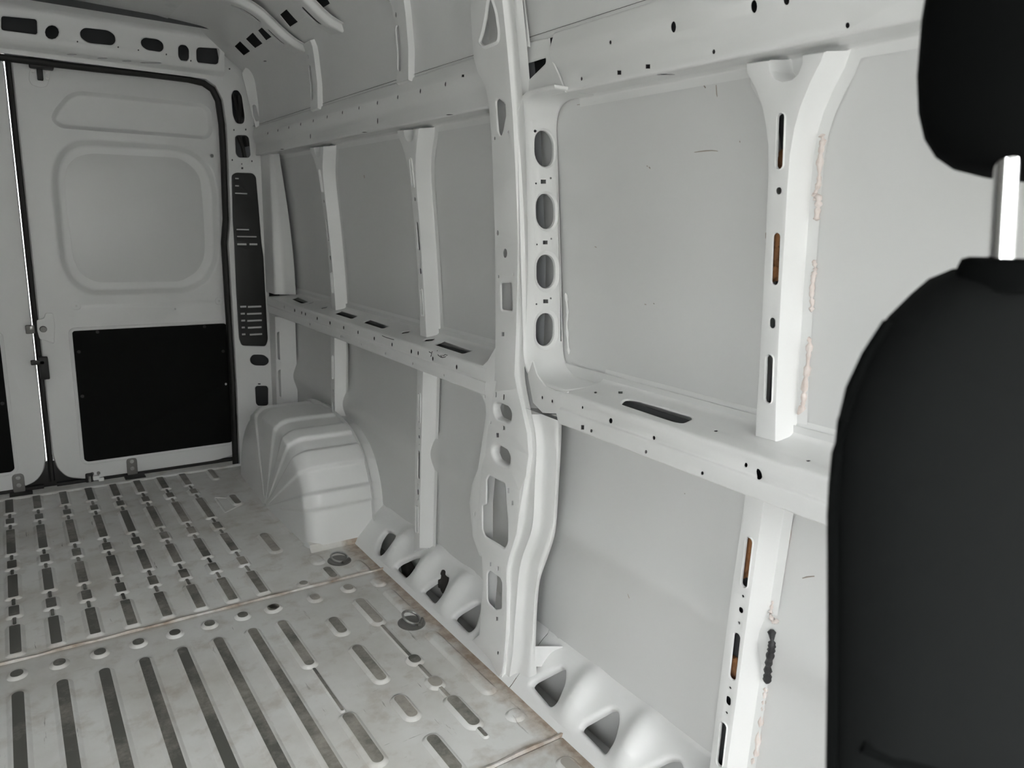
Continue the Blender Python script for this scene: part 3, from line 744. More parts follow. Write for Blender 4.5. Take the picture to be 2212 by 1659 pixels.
plate('aperture_frame', frameS, [(0, 0), (ps[-1], 0), (ps[-1], 0.12), (0, 0.12)], fh, [(-0.008, 0), (-0.003, -0.001), (0, -0.004), (0, -0.008)],
      ucuts=list(ps[1:-1]), parent=pil, smooth=40)
# gusset where the belt rail meets the pillar, and the one at the upper rail with its three-cornered hole
gS = wallsurf(lambda z: 1.006 + 0 * z, (1.0, 1.6), (0.6, 1.7))
plate('belt_gusset', gS, gS.uvs(q(I_, (440, 900), (475, 800), (505, 900), (560, 975), (640, 1010), (715, 1012), (690, 1245), (645, 1215), (635, 1165), (540, 1160), (475, 1090))),
      [dot(gS, I_, (540, 1055), 12, 24), dot(gS, I_, (608, 1080), 12, 24)], parent=pil)
g2 = wallsurf(lambda z: 0.995 + 0 * z, (1.0, 1.7), (1.2, 1.7))
plate('rail_gusset', g2, g2.uvs(q(H_, (345, 308), (585, 258), (600, 400), (650, 500), (700, 630), (640, 612), (560, 605), (500, 630), (455, 690), (432, 760), (425, 860), (380, 860), (350, 560))),
      [slot(g2, H_, [(410, 440), (560, 393), (562, 430), (430, 560), (415, 540)], 0.006, ROLL)], parent=pil)
gu = wallsurf(lambda z: 0.985 + 0 * z, (1.0, 1.8), (1.4, 1.8))
def z5(*p): return [(1000 + x * 260 / 2212.0, y * 260 / 2212.0) for x, y in p]
plate('pillar_inner_flange', gu, gu.uvs(z5((900, -200), (1090, -200), (1115, 0), (1205, 780), (1210, 860), (980, 880), (930, 500))), [(gu.uvs(z5((1020, 565), (1075, 565), (1085, 675), (1030, 675))), THIN)], parent=pil)
g3 = wallsurf(lambda z: 1.0035 + 0 * z, (1.3, 2.0), (0.0, 1.0))
def z9(*p): return [(960 + x * 260 / 2212.0, 700 + y * 260 / 2212.0) for x, y in p]
plate('belt_gusset', g3, g3.uvs(z9((470, 705), (600, 745), (700, 760), (790, 670), (870, 530), (930, 430), (985, 430), (985, 1000), (930, 1250), (880, 1380), (860, 1659)) + q(F_, (1725, 150), (1715, 250), (1700, 480), (1705, 800), (1690, 790), (1645, 660), (1622, 430), (1640, 300), (1680, 200)) + z9((760, 1659), (748, 1480), (690, 1340), (600, 1235), (480, 1192))),
      [dot(g3, F_, (1660, 507), 16, 36), dot(g3, E_, (1730, 1050), 10, 24)], parent=pil)
# closing back of the pillar box
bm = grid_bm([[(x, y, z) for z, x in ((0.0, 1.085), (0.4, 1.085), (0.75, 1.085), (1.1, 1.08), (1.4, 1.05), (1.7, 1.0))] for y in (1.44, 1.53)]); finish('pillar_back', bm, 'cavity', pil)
bm = grid_bm([[(x, y, z) for x, z in ((0.985, -0.004), (0.985, -0.06), (1.13, -0.06))] for y in (-0.3, 3.7)]); finish('sill_bottom', bm, 'paint', wall)
# closures for the rail boxes behind the holes
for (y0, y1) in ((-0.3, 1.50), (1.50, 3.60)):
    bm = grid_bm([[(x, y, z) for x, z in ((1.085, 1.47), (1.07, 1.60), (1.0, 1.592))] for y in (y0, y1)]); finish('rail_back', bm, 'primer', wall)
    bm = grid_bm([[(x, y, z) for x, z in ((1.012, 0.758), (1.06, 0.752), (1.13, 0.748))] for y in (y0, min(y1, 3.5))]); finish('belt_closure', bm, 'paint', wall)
    bm = grid_bm([[(x, y, z) for x, z in ((1.075, 0.754), (1.085, 0.826))] for y in (y0, min(y1, 3.45))]); finish('belt_back', bm, 'primer', wall)  # dark back sheet added so the belt holes read as shaded

# ---- upper side above the rail
UP = [(1.003, 1.578), (1.004, 1.66), (0.992, 1.775), (0.976, 1.812), (0.918, 1.850), (0.800, 1.945), (0.60, 1.962), (0.094, 1.970)]
# ================================================================== CEILING
ceil = empty('ceiling', (XC, 1.6, 1.97), 'bare white metal roof of the van with cross bows', 'ceiling', 'structure')
upS = swept(UP, 'y', [0.05, 0.03, 0.025, 0.03, 0.04, 0.1], flip=1, umin=1.5, umax=3.6, seg=6)
vs_ = lambda i: float(upS.s[np.argmin(np.linalg.norm(upS.P - np.array(UP[i]), axis=1))])
uh = [slot(upS, D_, p, 0.002, THIN) for p in ([(20, 318), (58, 282), (127, 350), (82, 380)], [(97, 268), (145, 223), (212, 298), (160, 330)], [(180, 210), (228, 170), (290, 243), (235, 277)], [(330, 102), (375, 65), (453, 150), (398, 185)], [(525, -15), (640, -30), (672, 25), (597, 72)])]
uh += [dot(upS, D_, (228, 418), 24, 8)]
plate('side_roof_panel', upS, [(1.50, 0), (3.58, 0), (3.58, upS.len - 0.45), (1.50, upS.len - 0.45)], uh, THIN, vcuts=[c for c in upS.cuts if c < upS.len - 0.45], mats='paint', parent=ceil, smooth=50)
P = profile(UP, [0.05, 0.03, 0.025, 0.03, 0.04, 0.1], 6)
finish('side_roof_panel', grid_bm([[(x, y, z) for x, z in P if x > 0.5] for y in np.linspace(-1.0, 1.50, 6)]), 'paint', ceil)
outer_roof = [(1.09, 1.55), (1.085, 1.68), (1.06, 1.82), (1.0, 1.90), (0.90, 1.955), (0.80, 1.985), (0.5, 2.0), (XC, 2.004), (-0.3, 2.0), (-0.62, 1.985), (-0.72, 1.955), (-0.82, 1.90), (-0.87, 1.82), (-0.90, 1.68), (-0.90, 1.5)]
finish('roof_skin', grid_bm([[(x, y, z) for x, z in outer_roof] for y in np.linspace(-1.0, 3.76, 10)]), 'primer', ceil, 60)  # coloured dark to give shade behind the square roof holes
finish('roof_panel', grid_bm([[(x, y, z - 0.002) for x, z in ((0.64, 1.957), (0.60, 1.962), (0.3, 1.968), (XC, 1.970), (-0.15, 1.968), (-0.42, 1.962), (-0.62, 1.945), (-0.74, 1.86))] for y in np.linspace(-0.9, 3.56, 10)]), 'roof_paint', ceil, 60)
# roof bows
def bow(y, w, slots=()):
    """hat section across the roof, its outer ends bent down onto the side; long holes in the rear flange"""
    ln = [(0.985, 1.782), (0.950, 1.792), (0.912, 1.812), (0.800, 1.897), (0.62, 1.924), (XC, 1.930), (-0.40, 1.922), (-0.60, 1.90), (-0.70, 1.82)]
    C = profile(ln, [0.02, 0.03, 0.05, 0.1, 0.1, 0.1, 0.05], 8)
    sc = np.concatenate([[0], np.cumsum(np.linalg.norm(np.diff(C, axis=0), axis=1))])
    T = np.gradient(C, axis=0); T /= np.linalg.norm(T, axis=1)[:, None]; Nn = np.stack([-T[:, 1], T[:, 0]], 1)      # downwards / inwards
    sec = profile([(-w / 2 - 0.018, -0.020), (-w / 2 - 0.002, -0.020), (-w / 2 + 0.006, 0), (w / 2 - 0.030, 0), (w / 2 - 0.022, -0.008), (w / 2 + 0.028, -0.009), (w / 2 + 0.031, -0.018)], [0.004, 0.008, 0.006, 0.004, 0.003], 4)
    ss = np.concatenate([[0], np.cumsum(np.linalg.norm(np.diff(sec, axis=0), axis=1))])
    def f(u, v, w_):
        u, v, w_ = np.broadcast_arrays(np.asarray(u, float), np.asarray(v, float), np.asarray(w_, float))
        h = np.interp(v, ss, sec[:, 1]) + w_; a = np.interp(v, ss, sec[:, 0])
        return np.stack([np.interp(u, sc, C[:, 0]) + h * np.interp(u, sc, Nn[:, 0]), y + a, np.interp(u, sc, C[:, 1]) + h * np.interp(u, sc, Nn[:, 1])], -1)
    S = Surf(f, (0, sc[-1]), (0, ss[-1]))
    hl_ = [(stadium((a, ss[-1] - 0.036), (b, ss[-1] - 0.036), 0.028), [(0.005, 0), (0.003, 0), (0, -0.0015), (0, -0.006)], 1) for a, b in slots]  # slots are closed by dark caps that paint in their shade
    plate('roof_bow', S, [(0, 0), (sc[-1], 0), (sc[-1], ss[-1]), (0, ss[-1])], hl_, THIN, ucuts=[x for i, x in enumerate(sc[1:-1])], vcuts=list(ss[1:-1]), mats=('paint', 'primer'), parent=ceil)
for yb, wb in ((2.86, 0.075), (2.49, 0.075), (2.02, 0.075), (1.3, 0.08)):
    bow(yb, wb, ((0.055, 0.135), (0.165, 0.27)))
# upper side ribs
uribS = Surf(lambda a, b, w: np.stack(np.broadcast_arrays(np.interp(np.asarray(b, float), [1.57, 1.66, 1.775, 1.82], [1.004, 1.004, 0.992, 0.972]) - 0.018 - np.asarray(w, float), np.asarray(a, float), np.asarray(b, float)), -1), (1.8, 3.2), (1.55, 1.85))
UHAT = [(-0.006, 0), (-0.002, -0.0008), (0, -0.004), (0.004, -0.017), (0.014, -0.0178)]
def urib(y, o, sa, sb, dots):
    a, b = uribS.uv(q(o, sa)[0]), uribS.uv(q(o, sb)[0])
    yc = (a[0] + b[0]) / 2 - 0.012
    e = empty('upper_side_rib', (1.03, yc, 1.58), parent=wall)
    plate('rib_channel', uribS, [(yc - 0.04, 1.575), (yc + 0.04, 1.575), (yc + 0.04, 1.80), (yc - 0.04, 1.80)],
          [(stadium((yc + 0.018, a[1]), (yc + 0.018, b[1]), 0.022), ROLL)] + [(oval((yc + 0.02, uribS.uv(q(o, d)[0])[1]), 0.005, 0.007), THIN) for d in dots], UHAT, vcuts=ring_cuts(1.57, 1.82, 0.03), parent=e)
urib(2.1, D_, (1120, 180), (1168, 478), [(1102, 110), (1180, 530)])
urib(2.86, D_, (518, 452), (570, 675), [(500, 398), (577, 720)])

# ================================================================== REAR FRAME
rear = empty('wall_rear', (XC, 3.62, 0), 'white metal rear door frame with perforated header and corner pillars', 'wall', 'structure')
Yr = 3.60
rS = rearsurf(Yr)
op = q(A_, (370, 403), (700, 442), (1000, 474), (1290, 512), (1400, 538), (1475, 590), (1520, 680), (1545, 850), (1558, 1100), (1572, 1500)) + q(B_, (1560, 0), (1590, 500), (1618, 1000), (1632, 1400))
half = rS.uvs(op); half = [(x, z) for x, z in half]
half = [(p[0], p[1]) for p in half]
xr = half[-1][0]
half[-1] = (half[-1][0], 0.0)
mir = [(2 * XC - x, z) for x, z in half]
opening = half + [(xr, -0.062), (2 * XC - xr, -0.062)] + mir[::-1]
opening = [p for p in opening]
outer_r = [(XL - 0.05, -0.11), (1.045, -0.11), (1.045, 1.35), (1.03, 1.75), (0.99, 1.83), (0.90, 1.90), (0.80, 1.95), (-0.62, 1.95), (-0.8, 1.84), (XL - 0.05, 1.6)]
rh = [slot(rS, o, p, r, ROLL) for o, p, r in (
    (A_, [(1580, 650), (1595, 615), (1625, 615), (1650, 650), (1672, 800), (1665, 845), (1615, 845), (1590, 790)], 0.02),
    (A_, [(1605, 935), (1620, 922), (1680, 922), (1700, 940), (1712, 1060), (1700, 1076), (1630, 1076), (1610, 1050)], 0.02),
    (B_, [(1705, 790), (1725, 762), (1800, 762), (1835, 790), (1835, 820), (1810, 838), (1740, 836), (1712, 820)], 0.03),
    (B_, [(1742, 985), (1755, 975), (1820, 975), (1832, 990), (1832, 1100), (1820, 1112), (1762, 1112), (1748, 1095)], 0.02),
    (B_, [(1750, 1150), (1762, 1140), (1825, 1140), (1837, 1155), (1837, 1262), (1825, 1275), (1768, 1275), (1754, 1260)], 0.02))]
rh += [(rnd(rS.uvs(q(A_, (1583, 1195), (1610, 1178), (1725, 1182), (1748, 1205), (1765, 1400), (1785, 1650)) + q(B_, (1800, 100), (1815, 400), (1830, 660), (1815, 705), (1650, 700), (1632, 650), (1612, 300), (1600, 0)) + q(A_, (1590, 1500))), 0.012), ROLL)]
rh += [dot(rS, A_, (1597, 887), 10, 14), dot(rS, A_, (1678, 884), 10, 14), dot(rS, A_, (1586, 1092), 10, 14), dot(rS, A_, (1720, 1100), 10, 14), dot(rS, A_, (1651, 1119), 8, 12), sq(rS, A_, (1654, 1148), 14, 14), dot(rS, A_, (1567, 470), 12, 12), sq(rS, B_, (1770, 962), 18, 8)]
rh += [([(-0.60, 1.812), (0.872, 1.835), (0.86, 1.915), (0.80, 1.935), (-0.60, 1.935)], THIN)]
rh += [(opening, [(0.02, 0), (0.016, 0), (0.006, -0.002), (0.001, -0.008), (0, -0.016), (0, -0.13)])]
plate('rear_frame', rS, outer_r, rh, THIN, parent=rear)
# header box in front of the frame
HD = [(3.600, 1.772), (3.598, 1.788), (3.570, 1.802), (3.560, 1.822), (3.552, 1.925), (3.540, 1.938), (3.470, 1.952)]
hdS = swept(HD, 'x', [0.004, 0.008, 0.012, 0.008, 0.01], flip=1, umin=-0.9, umax=1.0)
hh = [slot(hdS, A_, p, r, ROLL) for p, r in (([(8, 108), (240, 130), (252, 142), (255, 225), (245, 236), (8, 205)], 0.01), ([(545, 215), (575, 188), (740, 207), (785, 240), (790, 285), (765, 310), (600, 292), (550, 255)], 0.03),
      ([(960, 280), (985, 256), (1080, 268), (1115, 295), (1118, 335), (1095, 355), (1000, 340), (965, 310)], 0.03), ([(1217, 320), (1235, 304), (1270, 308), (1290, 335), (1290, 400), (1275, 420), (1235, 415), (1217, 385)], 0.015), ([(1340, 340), (1355, 322), (1490, 330), (1498, 345), (1490, 430), (1475, 440), (1355, 430), (1342, 410)], 0.01))]
hh += [dot(hdS, A_, (355, 220), 96, 96, ROLL)]
hh += [dot(hdS, A_, p, 10, 12) for p in ((529, 284), (807, 322), (945, 342), (1136, 371), (1303, 415))]
hh += [dot(hdS, A_, p, w, 12) for p, w in (((490, 372), 70), ((700, 398), 72), ((865, 417), 66), ((1030, 430), 150))]
plate('rear_header', hdS, [(-0.68, 0), (0.88, 0), (0.88, hdS.len), (-0.68, hdS.len)], hh, THIN, vcuts=hdS.cuts, parent=rear)
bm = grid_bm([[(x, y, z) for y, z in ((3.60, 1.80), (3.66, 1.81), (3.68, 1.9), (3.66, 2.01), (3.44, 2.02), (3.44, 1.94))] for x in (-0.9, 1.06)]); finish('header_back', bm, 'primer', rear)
for k, pts in enumerate(([(1590, 640), (1625, 760), (1632, 850)], [(1640, 650), (1645, 700), (1640, 800)], [(1625, 930), (1655, 1000), (1672, 1080)], [(1675, 930), (1680, 960), (1690, 1000)])):
    bm = bmesh.new(); tube_bm(bm, [onplane(p, 1, 3.635) for p in q(A_, *pts)], 0.016 if k % 2 else 0.009, 8); finish('wiring_loom', bm, 'rubber', rear)
# back of the corner pillar box
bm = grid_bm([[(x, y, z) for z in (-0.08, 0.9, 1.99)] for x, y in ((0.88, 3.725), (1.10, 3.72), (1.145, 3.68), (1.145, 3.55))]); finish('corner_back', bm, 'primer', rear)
bm = bmesh.new(); box_bm(bm, (XC, 3.75, 1.90), (2.2, 0.02, 0.24)); finish('roof_end_cap', bm, 'skin', rear)
# corner returns between wall and rear frame
pts = [(1.118, 3.42), (1.075, 3.455), (1.035, 3.47), (1.032, 3.60)]
finish('corner_return', grid_bm([[(x - (1.134 - float(xskin(z))) * max(0.0, (x - 1.032) / 0.086), y, z) for x, y in profile(pts, [0.01, 0.01])] for z in (0.84, 0.95, 1.05, 1.15, 1.25, 1.35, 1.42, 1.475)]), 'paint', rear)
lc = rearsurf(3.455)
plate('corner_bracket', lc, lc.uvs(q(E_, (296, 500), (350, 505), (412, 530), (415, 740), (395, 800), (418, 880), (428, 1020), (402, 1035), (410, 1180), (310, 1180), (300, 600))),
      [slot(lc, E_, [(310, 615), (320, 606), (378, 606), (387, 618), (385, 700), (368, 790), (355, 800), (318, 795)], 0.006, ROLL), slot(lc, E_, [(318, 875), (328, 865), (385, 868), (394, 880), (392, 985), (375, 1010), (372, 1045), (330, 1052)], 0.006, ROLL)], parent=rear)
finish('corner_return', grid_bm([[(x, y, z) for x, y in ((1.118, 3.44), (1.045, 3.456), (1.042, 3.60))] for z in (-0.02, 0.3, 0.76)]), 'paint', rear)
uc = rearsurf(3.50)
plate('upper_corner_bracket', uc, uc.uvs(q(D_, (72, 500), (95, 462), (150, 480), (165, 560), (240, 838), (165, 872), (120, 700))), [slot(uc, D_, [(142, 722), (152, 713), (165, 718), (188, 805), (184, 826), (168, 828), (158, 810)], 0.008, ROLL)], parent=rear)
# black rubber door seal
SEAL = [(-0.004, -0.012), (-0.004, 0.004), (-0.010, 0.010), (-0.018, 0.010), (-0.026, 0.002), (-0.028, -0.012)]
def closed_strip(name, P, prof, S, mats, parent):
    P = clean(ccw(P)); loops = [[S.f(np.array(x), np.array(z), np.array(w)) for x, z in offset(P, off)] for off, w in prof]
    G = [[loops[j][i] for j in range(len(prof))] for i in range(len(P))]
    return finish(name, grid_bm(G, close_u=True), mats, parent, 60)
sS = rearsurf(3.615)
closed_strip('door_seal', opening, SEAL, sS, 'rubber', rear)

# ================================================================== REAR DOORS
Yd = 3.685
dS = rearsurf(Yd)
GAP = 0.1035           # inner edge of the right door at the centre joint
DOORX = 0.898
def dmir(P, s): return P if s > 0 else [(2 * 0.0915 - x, z) for x, z in P]
def build_door(s, name, label):
    d = empty(name, (0.5 if s > 0 else 2 * 0.0915 - 0.5, Yd, 0.0), label, 'door', 'structure')
    m = lambda P: dmir(P, s)
    up_ = lambda o, *p: m(dS.uvs(q(o, *p)))
    outl_ = m([(GAP + 0.012, 0.075), (GAP + 0.045, 0.028), (GAP + 0.12, 0.006), (0.78, 0.006), (0.86, 0.02), (DOORX, 0.07), (DOORX, 1.70), (0.86, 1.765), (0.78, 1.785), (GAP + 0.02, 1.785), (GAP, 1.74), (GAP, 0.14)])
    REC = [(0.020, 0), (0.017, 0), (0.012, -0.004), (0.004, -0.013), (0.0, -0.0155), (-0.004, -0.016)]
    REC2 = [(0.034, 0), (0.030, 0), (0.022, -0.003), (0.009, -0.018), (0.003, -0.0215), (-0.004, -0.022)]
    holes = [(rnd(up_(A_, (380, 815), (400, 765), (480, 672), (545, 650), (1375, 733), (1415, 760), (1428, 890), (1400, 925), (420, 846)), 0.02), REC, 0),
             (rnd(up_(A_, (404, 1250), (415, 1130), (470, 1040), (560, 1002), (700, 1000), (1220, 1035), (1330, 1080), (1410, 1170), (1442, 1300)) + up_(B_, (1455, 0), (1450, 110), (1395, 235), (1270, 300), (620, 318), (520, 255), (460, 140), (445, 0)), 0.03), REC2, 0)]
    for o, p, w in ((A_, (1447, 1064), 26), (B_, (521, 430), 12), (B_, (1196, 450), 12), (B_, (1496, 396), 12)):
        c = up_(o, p)[0]; holes.append((oval(c, 0.0045 if w < 20 else 0.008, 0.005 if w < 20 else 0.009), THIN))
    plate('door_shell', dS, rnd(outl_, 0.03, 5), holes, [(-0.012, 0), (-0.004, -0.002), (0, -0.008), (0, -0.03)], parent=d)
    ob_ = m([(GAP - 0.0, -0.04), (0.93, -0.04), (0.93, 1.80), (GAP - 0.0, 1.80)])
    bm = grid_bm([[(ob_[0][0], Yd + 0.05, -0.04), (ob_[0][0], Yd + 0.05, 1.82)], [(ob_[1][0], Yd + 0.05, -0.04), (ob_[1][0], Yd + 0.05, 1.82)]]); finish('outer_panel', bm, 'skin', d)
    bm = bmesh.new(); x0_, x1_ = sorted((ob_[0][0], ob_[1][0])); tube_bm(bm, [(x, Yd + 0.012, -0.003) for x in (x0_ + 0.005, x1_ - 0.02)], 0.014, 8); finish('bottom_seal', bm, 'rubber', d)
    # faint inner contour of the window blank
    blank = up_(A_, (440, 1250), (460, 1130), (520, 1070), (620, 1045), (1220, 1075), (1300, 1120), (1370, 1200), (1392, 1400)) + up_(B_, (1405, 0), (1400, 110), (1350, 200), (1240, 265), (660, 272), (560, 220), (500, 110), (490, 0))
    wS = rearsurf(Yd + 0.0215)
    plate('window_blank', wS, rnd(blank, 0.03), [], [(-0.003, 0.0015), (0, 0.0012), (0, -0.002)], parent=d, mats='skin')
    # black hardboard panel
    brd = up_(B_, (492, 612), (505, 600), (1530, 548), (1548, 560), (1588, 1345), (1575, 1360), (600, 1493), (575, 1480))
    bS = rearsurf(Yd - 0.004)
    plate('lower_trim_panel', bS, rnd(brd, 0.012), [(oval(up_(B_, (1541, 962))[0], 0.005, 0.006), THIN)] if s > 0 else [], [(-0.004, 0), (-0.001, -0.0008), (0, -0.004)], mats='black_board', parent=d, label='black hardboard panel on the lower half of the door')
    # pressed rim round the board
    closed_strip('panel_rim', rnd(brd, 0.012), [(0.004, 0.002), (0.008, 0.004), (0.013, 0.002), (0.016, -0.002)], dS, 'paint', d)
    # screw buttons in the board
    for p in ((665, 606), (1395, 570), (538, 742), (562, 1045), (1522, 738)):
        c = up_(B_, p)[0]
        bm = bmesh.new(); tube_bm(bm, [(c[0], Yd - 0.004, c[1]), (c[0], Yd - 0.007, c[1])], 0.007, 10); finish('fixing_button', bm, 'black_plastic', d)
    # weld nuts with round pads
    for p in ((521, 430), (1496, 396)):
        c = up_(B_, p)[0]
        closed_strip('bolt_pad', oval(c, 0.019, 0.019, 18), [(0.0, -0.001), (-0.001, 0.0012), (-0.003, 0.0012), (-0.0035, -0.0005)], dS, 'paint', d)
    # bottom locating bracket
    c = up_(B_, (900, 1505))[0] if s > 0 else dS.uv((39.5, 1037))
    br = empty('locating_bracket', (c[0], Yd - 0.003, c[1]), parent=d)
    pS = rearsurf(Yd - 0.004)
    plate('bracket_plate', pS, rnd([(c[0] - 0.022, c[1] - 0.06), (c[0] + 0.022, c[1] - 0.06), (c[0] + 0.022, c[1] + 0.028), (c[0] - 0.022, c[1] + 0.028)], 0.018), [], EDGE, mats='bracket', parent=br)
    for dz in (0.012, -0.022):
        bm = bmesh.new(); tube_bm(bm, [(c[0], Yd - 0.004, c[1] + dz), (c[0], Yd - 0.009, c[1] + dz)], 0.009, 8); finish('bolt', bm, 'steel', br)
    bm = bmesh.new(); box_bm(bm, (c[0] + 0.005, Yd - 0.035, c[1] - 0.062), (0.085, 0.06, 0.022), 0.004); finish('rubber_block', bm, 'rubber', br)
    return d
door1 = build_door(1, 'door_1', 'white rear door with black lower board and pressed window blank, at the wall side')
door2 = build_door(-1, 'door_2', 'white rear door only partly in view at the left edge of the photo')
# overlapping rubber strip and rebate along the centre joint of the right door
bm = grid_bm([[(x, y, z) for x, y in ((GAP + 0.020, Yd + 0.002), (GAP + 0.004, Yd + 0.004), (GAP - 0.002, Yd + 0.012), (GAP - 0.004, Yd + 0.03))] for z in (0.14, 0.9, 1.76)]); finish('rebate_edge', bm, 'paint', door1)
bm = bmesh.new(); tube_bm(bm, [(GAP - 0.011, Yd + 0.015, z) for z in np.linspace(0.02, 1.775, 24)], 0.0115, 8); finish('joint_seal', bm, 'rubber', door1)
bm = bmesh.new(); box_bm(bm, (0.094, 3.712, 0.05), (0.26, 0.02, 0.125), 0.008); finish('joint_foot_seal', bm, 'rubber', door1)
# lock gear of the right door: top catch, centre latch, lower rod guide
c = dS.uv(q(A_, (275, 420))[0])
tc = empty('top_catch', (c[0], Yd, c[1]), parent=door1)
bm = bmesh.new(); box_bm(bm, (c[0], Yd - 0.035, c[1] - 0.005), (0.083, 0.05, 0.055), 0.005); finish('catch_housing', bm, 'black_plastic', tc)
kS = rearsurf(Yd - 0.003)
plate('catch_plate', kS, rnd(kS.uvs(q(A_, (205, 470), (340, 478), (338, 545), (320, 590), (280, 600), (215, 580), (195, 540))), 0.008), [dot(kS, A_, (204, 553), 16, 18)], EDGE, mats='paint', parent=tc)
for p in ((226, 485), (320, 488), (322, 534)):
    w_ = kS.uv(q(A_, p)[0]); bm = bmesh.new(); tube_bm(bm, [(w_[0], Yd - 0.003, w_[1]), (w_[0], Yd - 0.009, w_[1])], 0.007, 10); finish('bolt', bm, 'steel', tc)
w_ = kS.uv(q(A_, (272, 515))[0]); bm = bmesh.new(); box_bm(bm, (w_[0], Yd - 0.018, w_[1] + 0.01), (0.02, 0.03, 0.06), 0.003); finish('catch_lever', bm, 'rubber', tc)
w_ = dS.uv(q(B_, (310, 590))[0])
lt = empty('centre_latch', (w_[0], Yd, w_[1]), parent=door1)
lS = rearsurf(Yd - 0.006)
plate('latch_plate', lS, rnd(lS.uvs(q(B_, (250, 525), (300, 515), (310, 478), (362, 478), (375, 560), (370, 690), (325, 670), (270, 655), (255, 600))), 0.008), [], EDGE, parent=lt)
w_ = lS.uv(q(B_, (295, 588))[0]); bm = bmesh.new(); tube_bm(bm, [(w_[0], Yd - 0.006, w_[1]), (w_[0], Yd - 0.016, w_[1])], [0.014, 0.011], 14); finish('latch_bolt', bm, 'bracket', lt)
w_ = lS.uv(q(B_, (300, 850))[0]); bm = bmesh.new(); box_bm(bm, (w_[0], Yd - 0.01, w_[1]), (0.034, 0.05, 0.095), 0.004); finish('latch_block', bm, 'black_plastic', lt)
w_ = lS.uv(q(B_, (272, 810))[0]); bm = bmesh.new(); box_bm(bm, (w_[0] - 0.008, Yd - 0.02, w_[1]), (0.05, 0.03, 0.018), 0.003); finish('latch_tongue', bm, 'black_plastic', lt)
w_ = dS.uv(q(B_, (205, 588))[0]); sk = empty('striker', (w_[0], Yd, w_[1]), parent=door2)
bm = bmesh.new(); box_bm(bm, (w_[0], Yd - 0.008, w_[1]), (0.032, 0.02, 0.035), 0.003); finish('striker_plate', bm, 'bracket', sk)
bm = bmesh.new(); box_bm(bm, (w_[0] + 0.004, Yd - 0.02, w_[1] + 0.008), (0.012, 0.012, 0.014), 0.002); finish('striker_pin', bm, 'steel', sk)
# lower rod guide
w_ = dS.uv(q(B_, (610, 1605))[0]); rg = empty('rod_guide', (w_[0], Yd, w_[1]), parent=door1)
bm = bmesh.new(); box_bm(bm, (w_[0], Yd - 0.004, w_[1]), (0.030, 0.012, 0.05), 0.005); finish('guide_slot', bm, 'rubber', rg)
bm = bmesh.new(); tube_bm(bm, [(w_[0], Yd - 0.012, w_[1] - 0.03), (w_[0], Yd - 0.012, w_[1] + 0.012)], 0.005, 8); finish('lock_rod', bm, 'steel', rg)
for p in ((629, 1574), (672, 1569)):
    v_ = dS.uv(q(B_, p)[0]); bm = bmesh.new(); tube_bm(bm, [(v_[0], Yd, v_[1]), (v_[0], Yd - 0.006, v_[1])], 0.0075, 10); finish('bolt', bm, 'bracket', rg)
for p, sz in (((655, 1598), 0.026), ((690, 1610), 0.022)):
    v_ = dS.uv(q(B_, p)[0]); bm = bmesh.new(); box_bm(bm, (v_[0], Yd - 0.008, v_[1]), (sz, 0.02, 0.02), 0.004); finish('guide_clip', bm, 'paint', rg)

# ================================================================== BLACK PILLAR GRILLE
gc = rS.uv(q(B_, (1700, 100))[0])
gr = empty('pillar_vent_trim', (gc[0], Yr - 0.004, gc[1]), 'tall black plastic trim cover with slots beside the rear door', 'trim cover')
gS_ = rearsurf(Yr - 0.002)
gout = gS_.uvs(q(A_, (1583, 1195), (1610, 1178), (1725, 1182), (1748, 1205), (1765, 1400), (1785, 1650)) + q(B_, (1800, 100), (1815, 400), (1830, 660), (1815, 705), (1650, 700), (1632, 650), (1612, 300), (1600, 0)) + q(A_, (1590, 1500)))
gslots = []
for (o, x0, x1, x2, x3, y) in ((B_, 1640, 1682, 1692, 1784, 434), (B_, 1643, 1672, 1686, 1786, 482), (B_, 1647, 1674, 1688, 1788, 529), (B_, 1650, 1672, 1692, 1786, 576), (B_, 1652, 1676, 1705, 1790, 623), (A_, 1615, 1700, 1705, 1710, 1567), (A_, 1618, 1752, 1755, 1760, 1615), (B_, 1620, 1683, 1703, 1757, 8), (A_, 1605, 1630, 1640, 1650, 1218), (A_, 1605, 1632, 1640, 1650, 1268), (A_, 1605, 1688, 1700, 1710, 1320)):
    for a, b in ((x0, x1), (x2, x3)):
        if b - a > 20: gslots.append((gS_.uvs(q(o, (a, y), (b, y + 1))), o))
gh = []
for (a, b), o in gslots:
    zc = (a[1] + b[1]) / 2; hh_ = 0.0042 if o == B_ else 0.0028
    gh.append(([(a[0], zc - hh_), (b[0], zc - hh_), (b[0], zc + hh_), (a[0], zc + hh_)], [(0.0008, 0), (0, -0.0004), (0, -0.0015)]))
plate('grille_body', gS_, rnd(gout, 0.012), gh, [(-0.006, 0), (-0.002, -0.001), (0, -0.006)], mats='black_plastic', parent=gr)
bkS = rearsurf(Yr + 0.006)
gb = [(x, z) for x, z in bkS.uvs(q(A_, (1600, 1200), (1740, 1205)) + q(B_, (1815, 690), (1650, 690)))]
plate('grille_backing', bkS, gb, [], THIN, parent=gr)
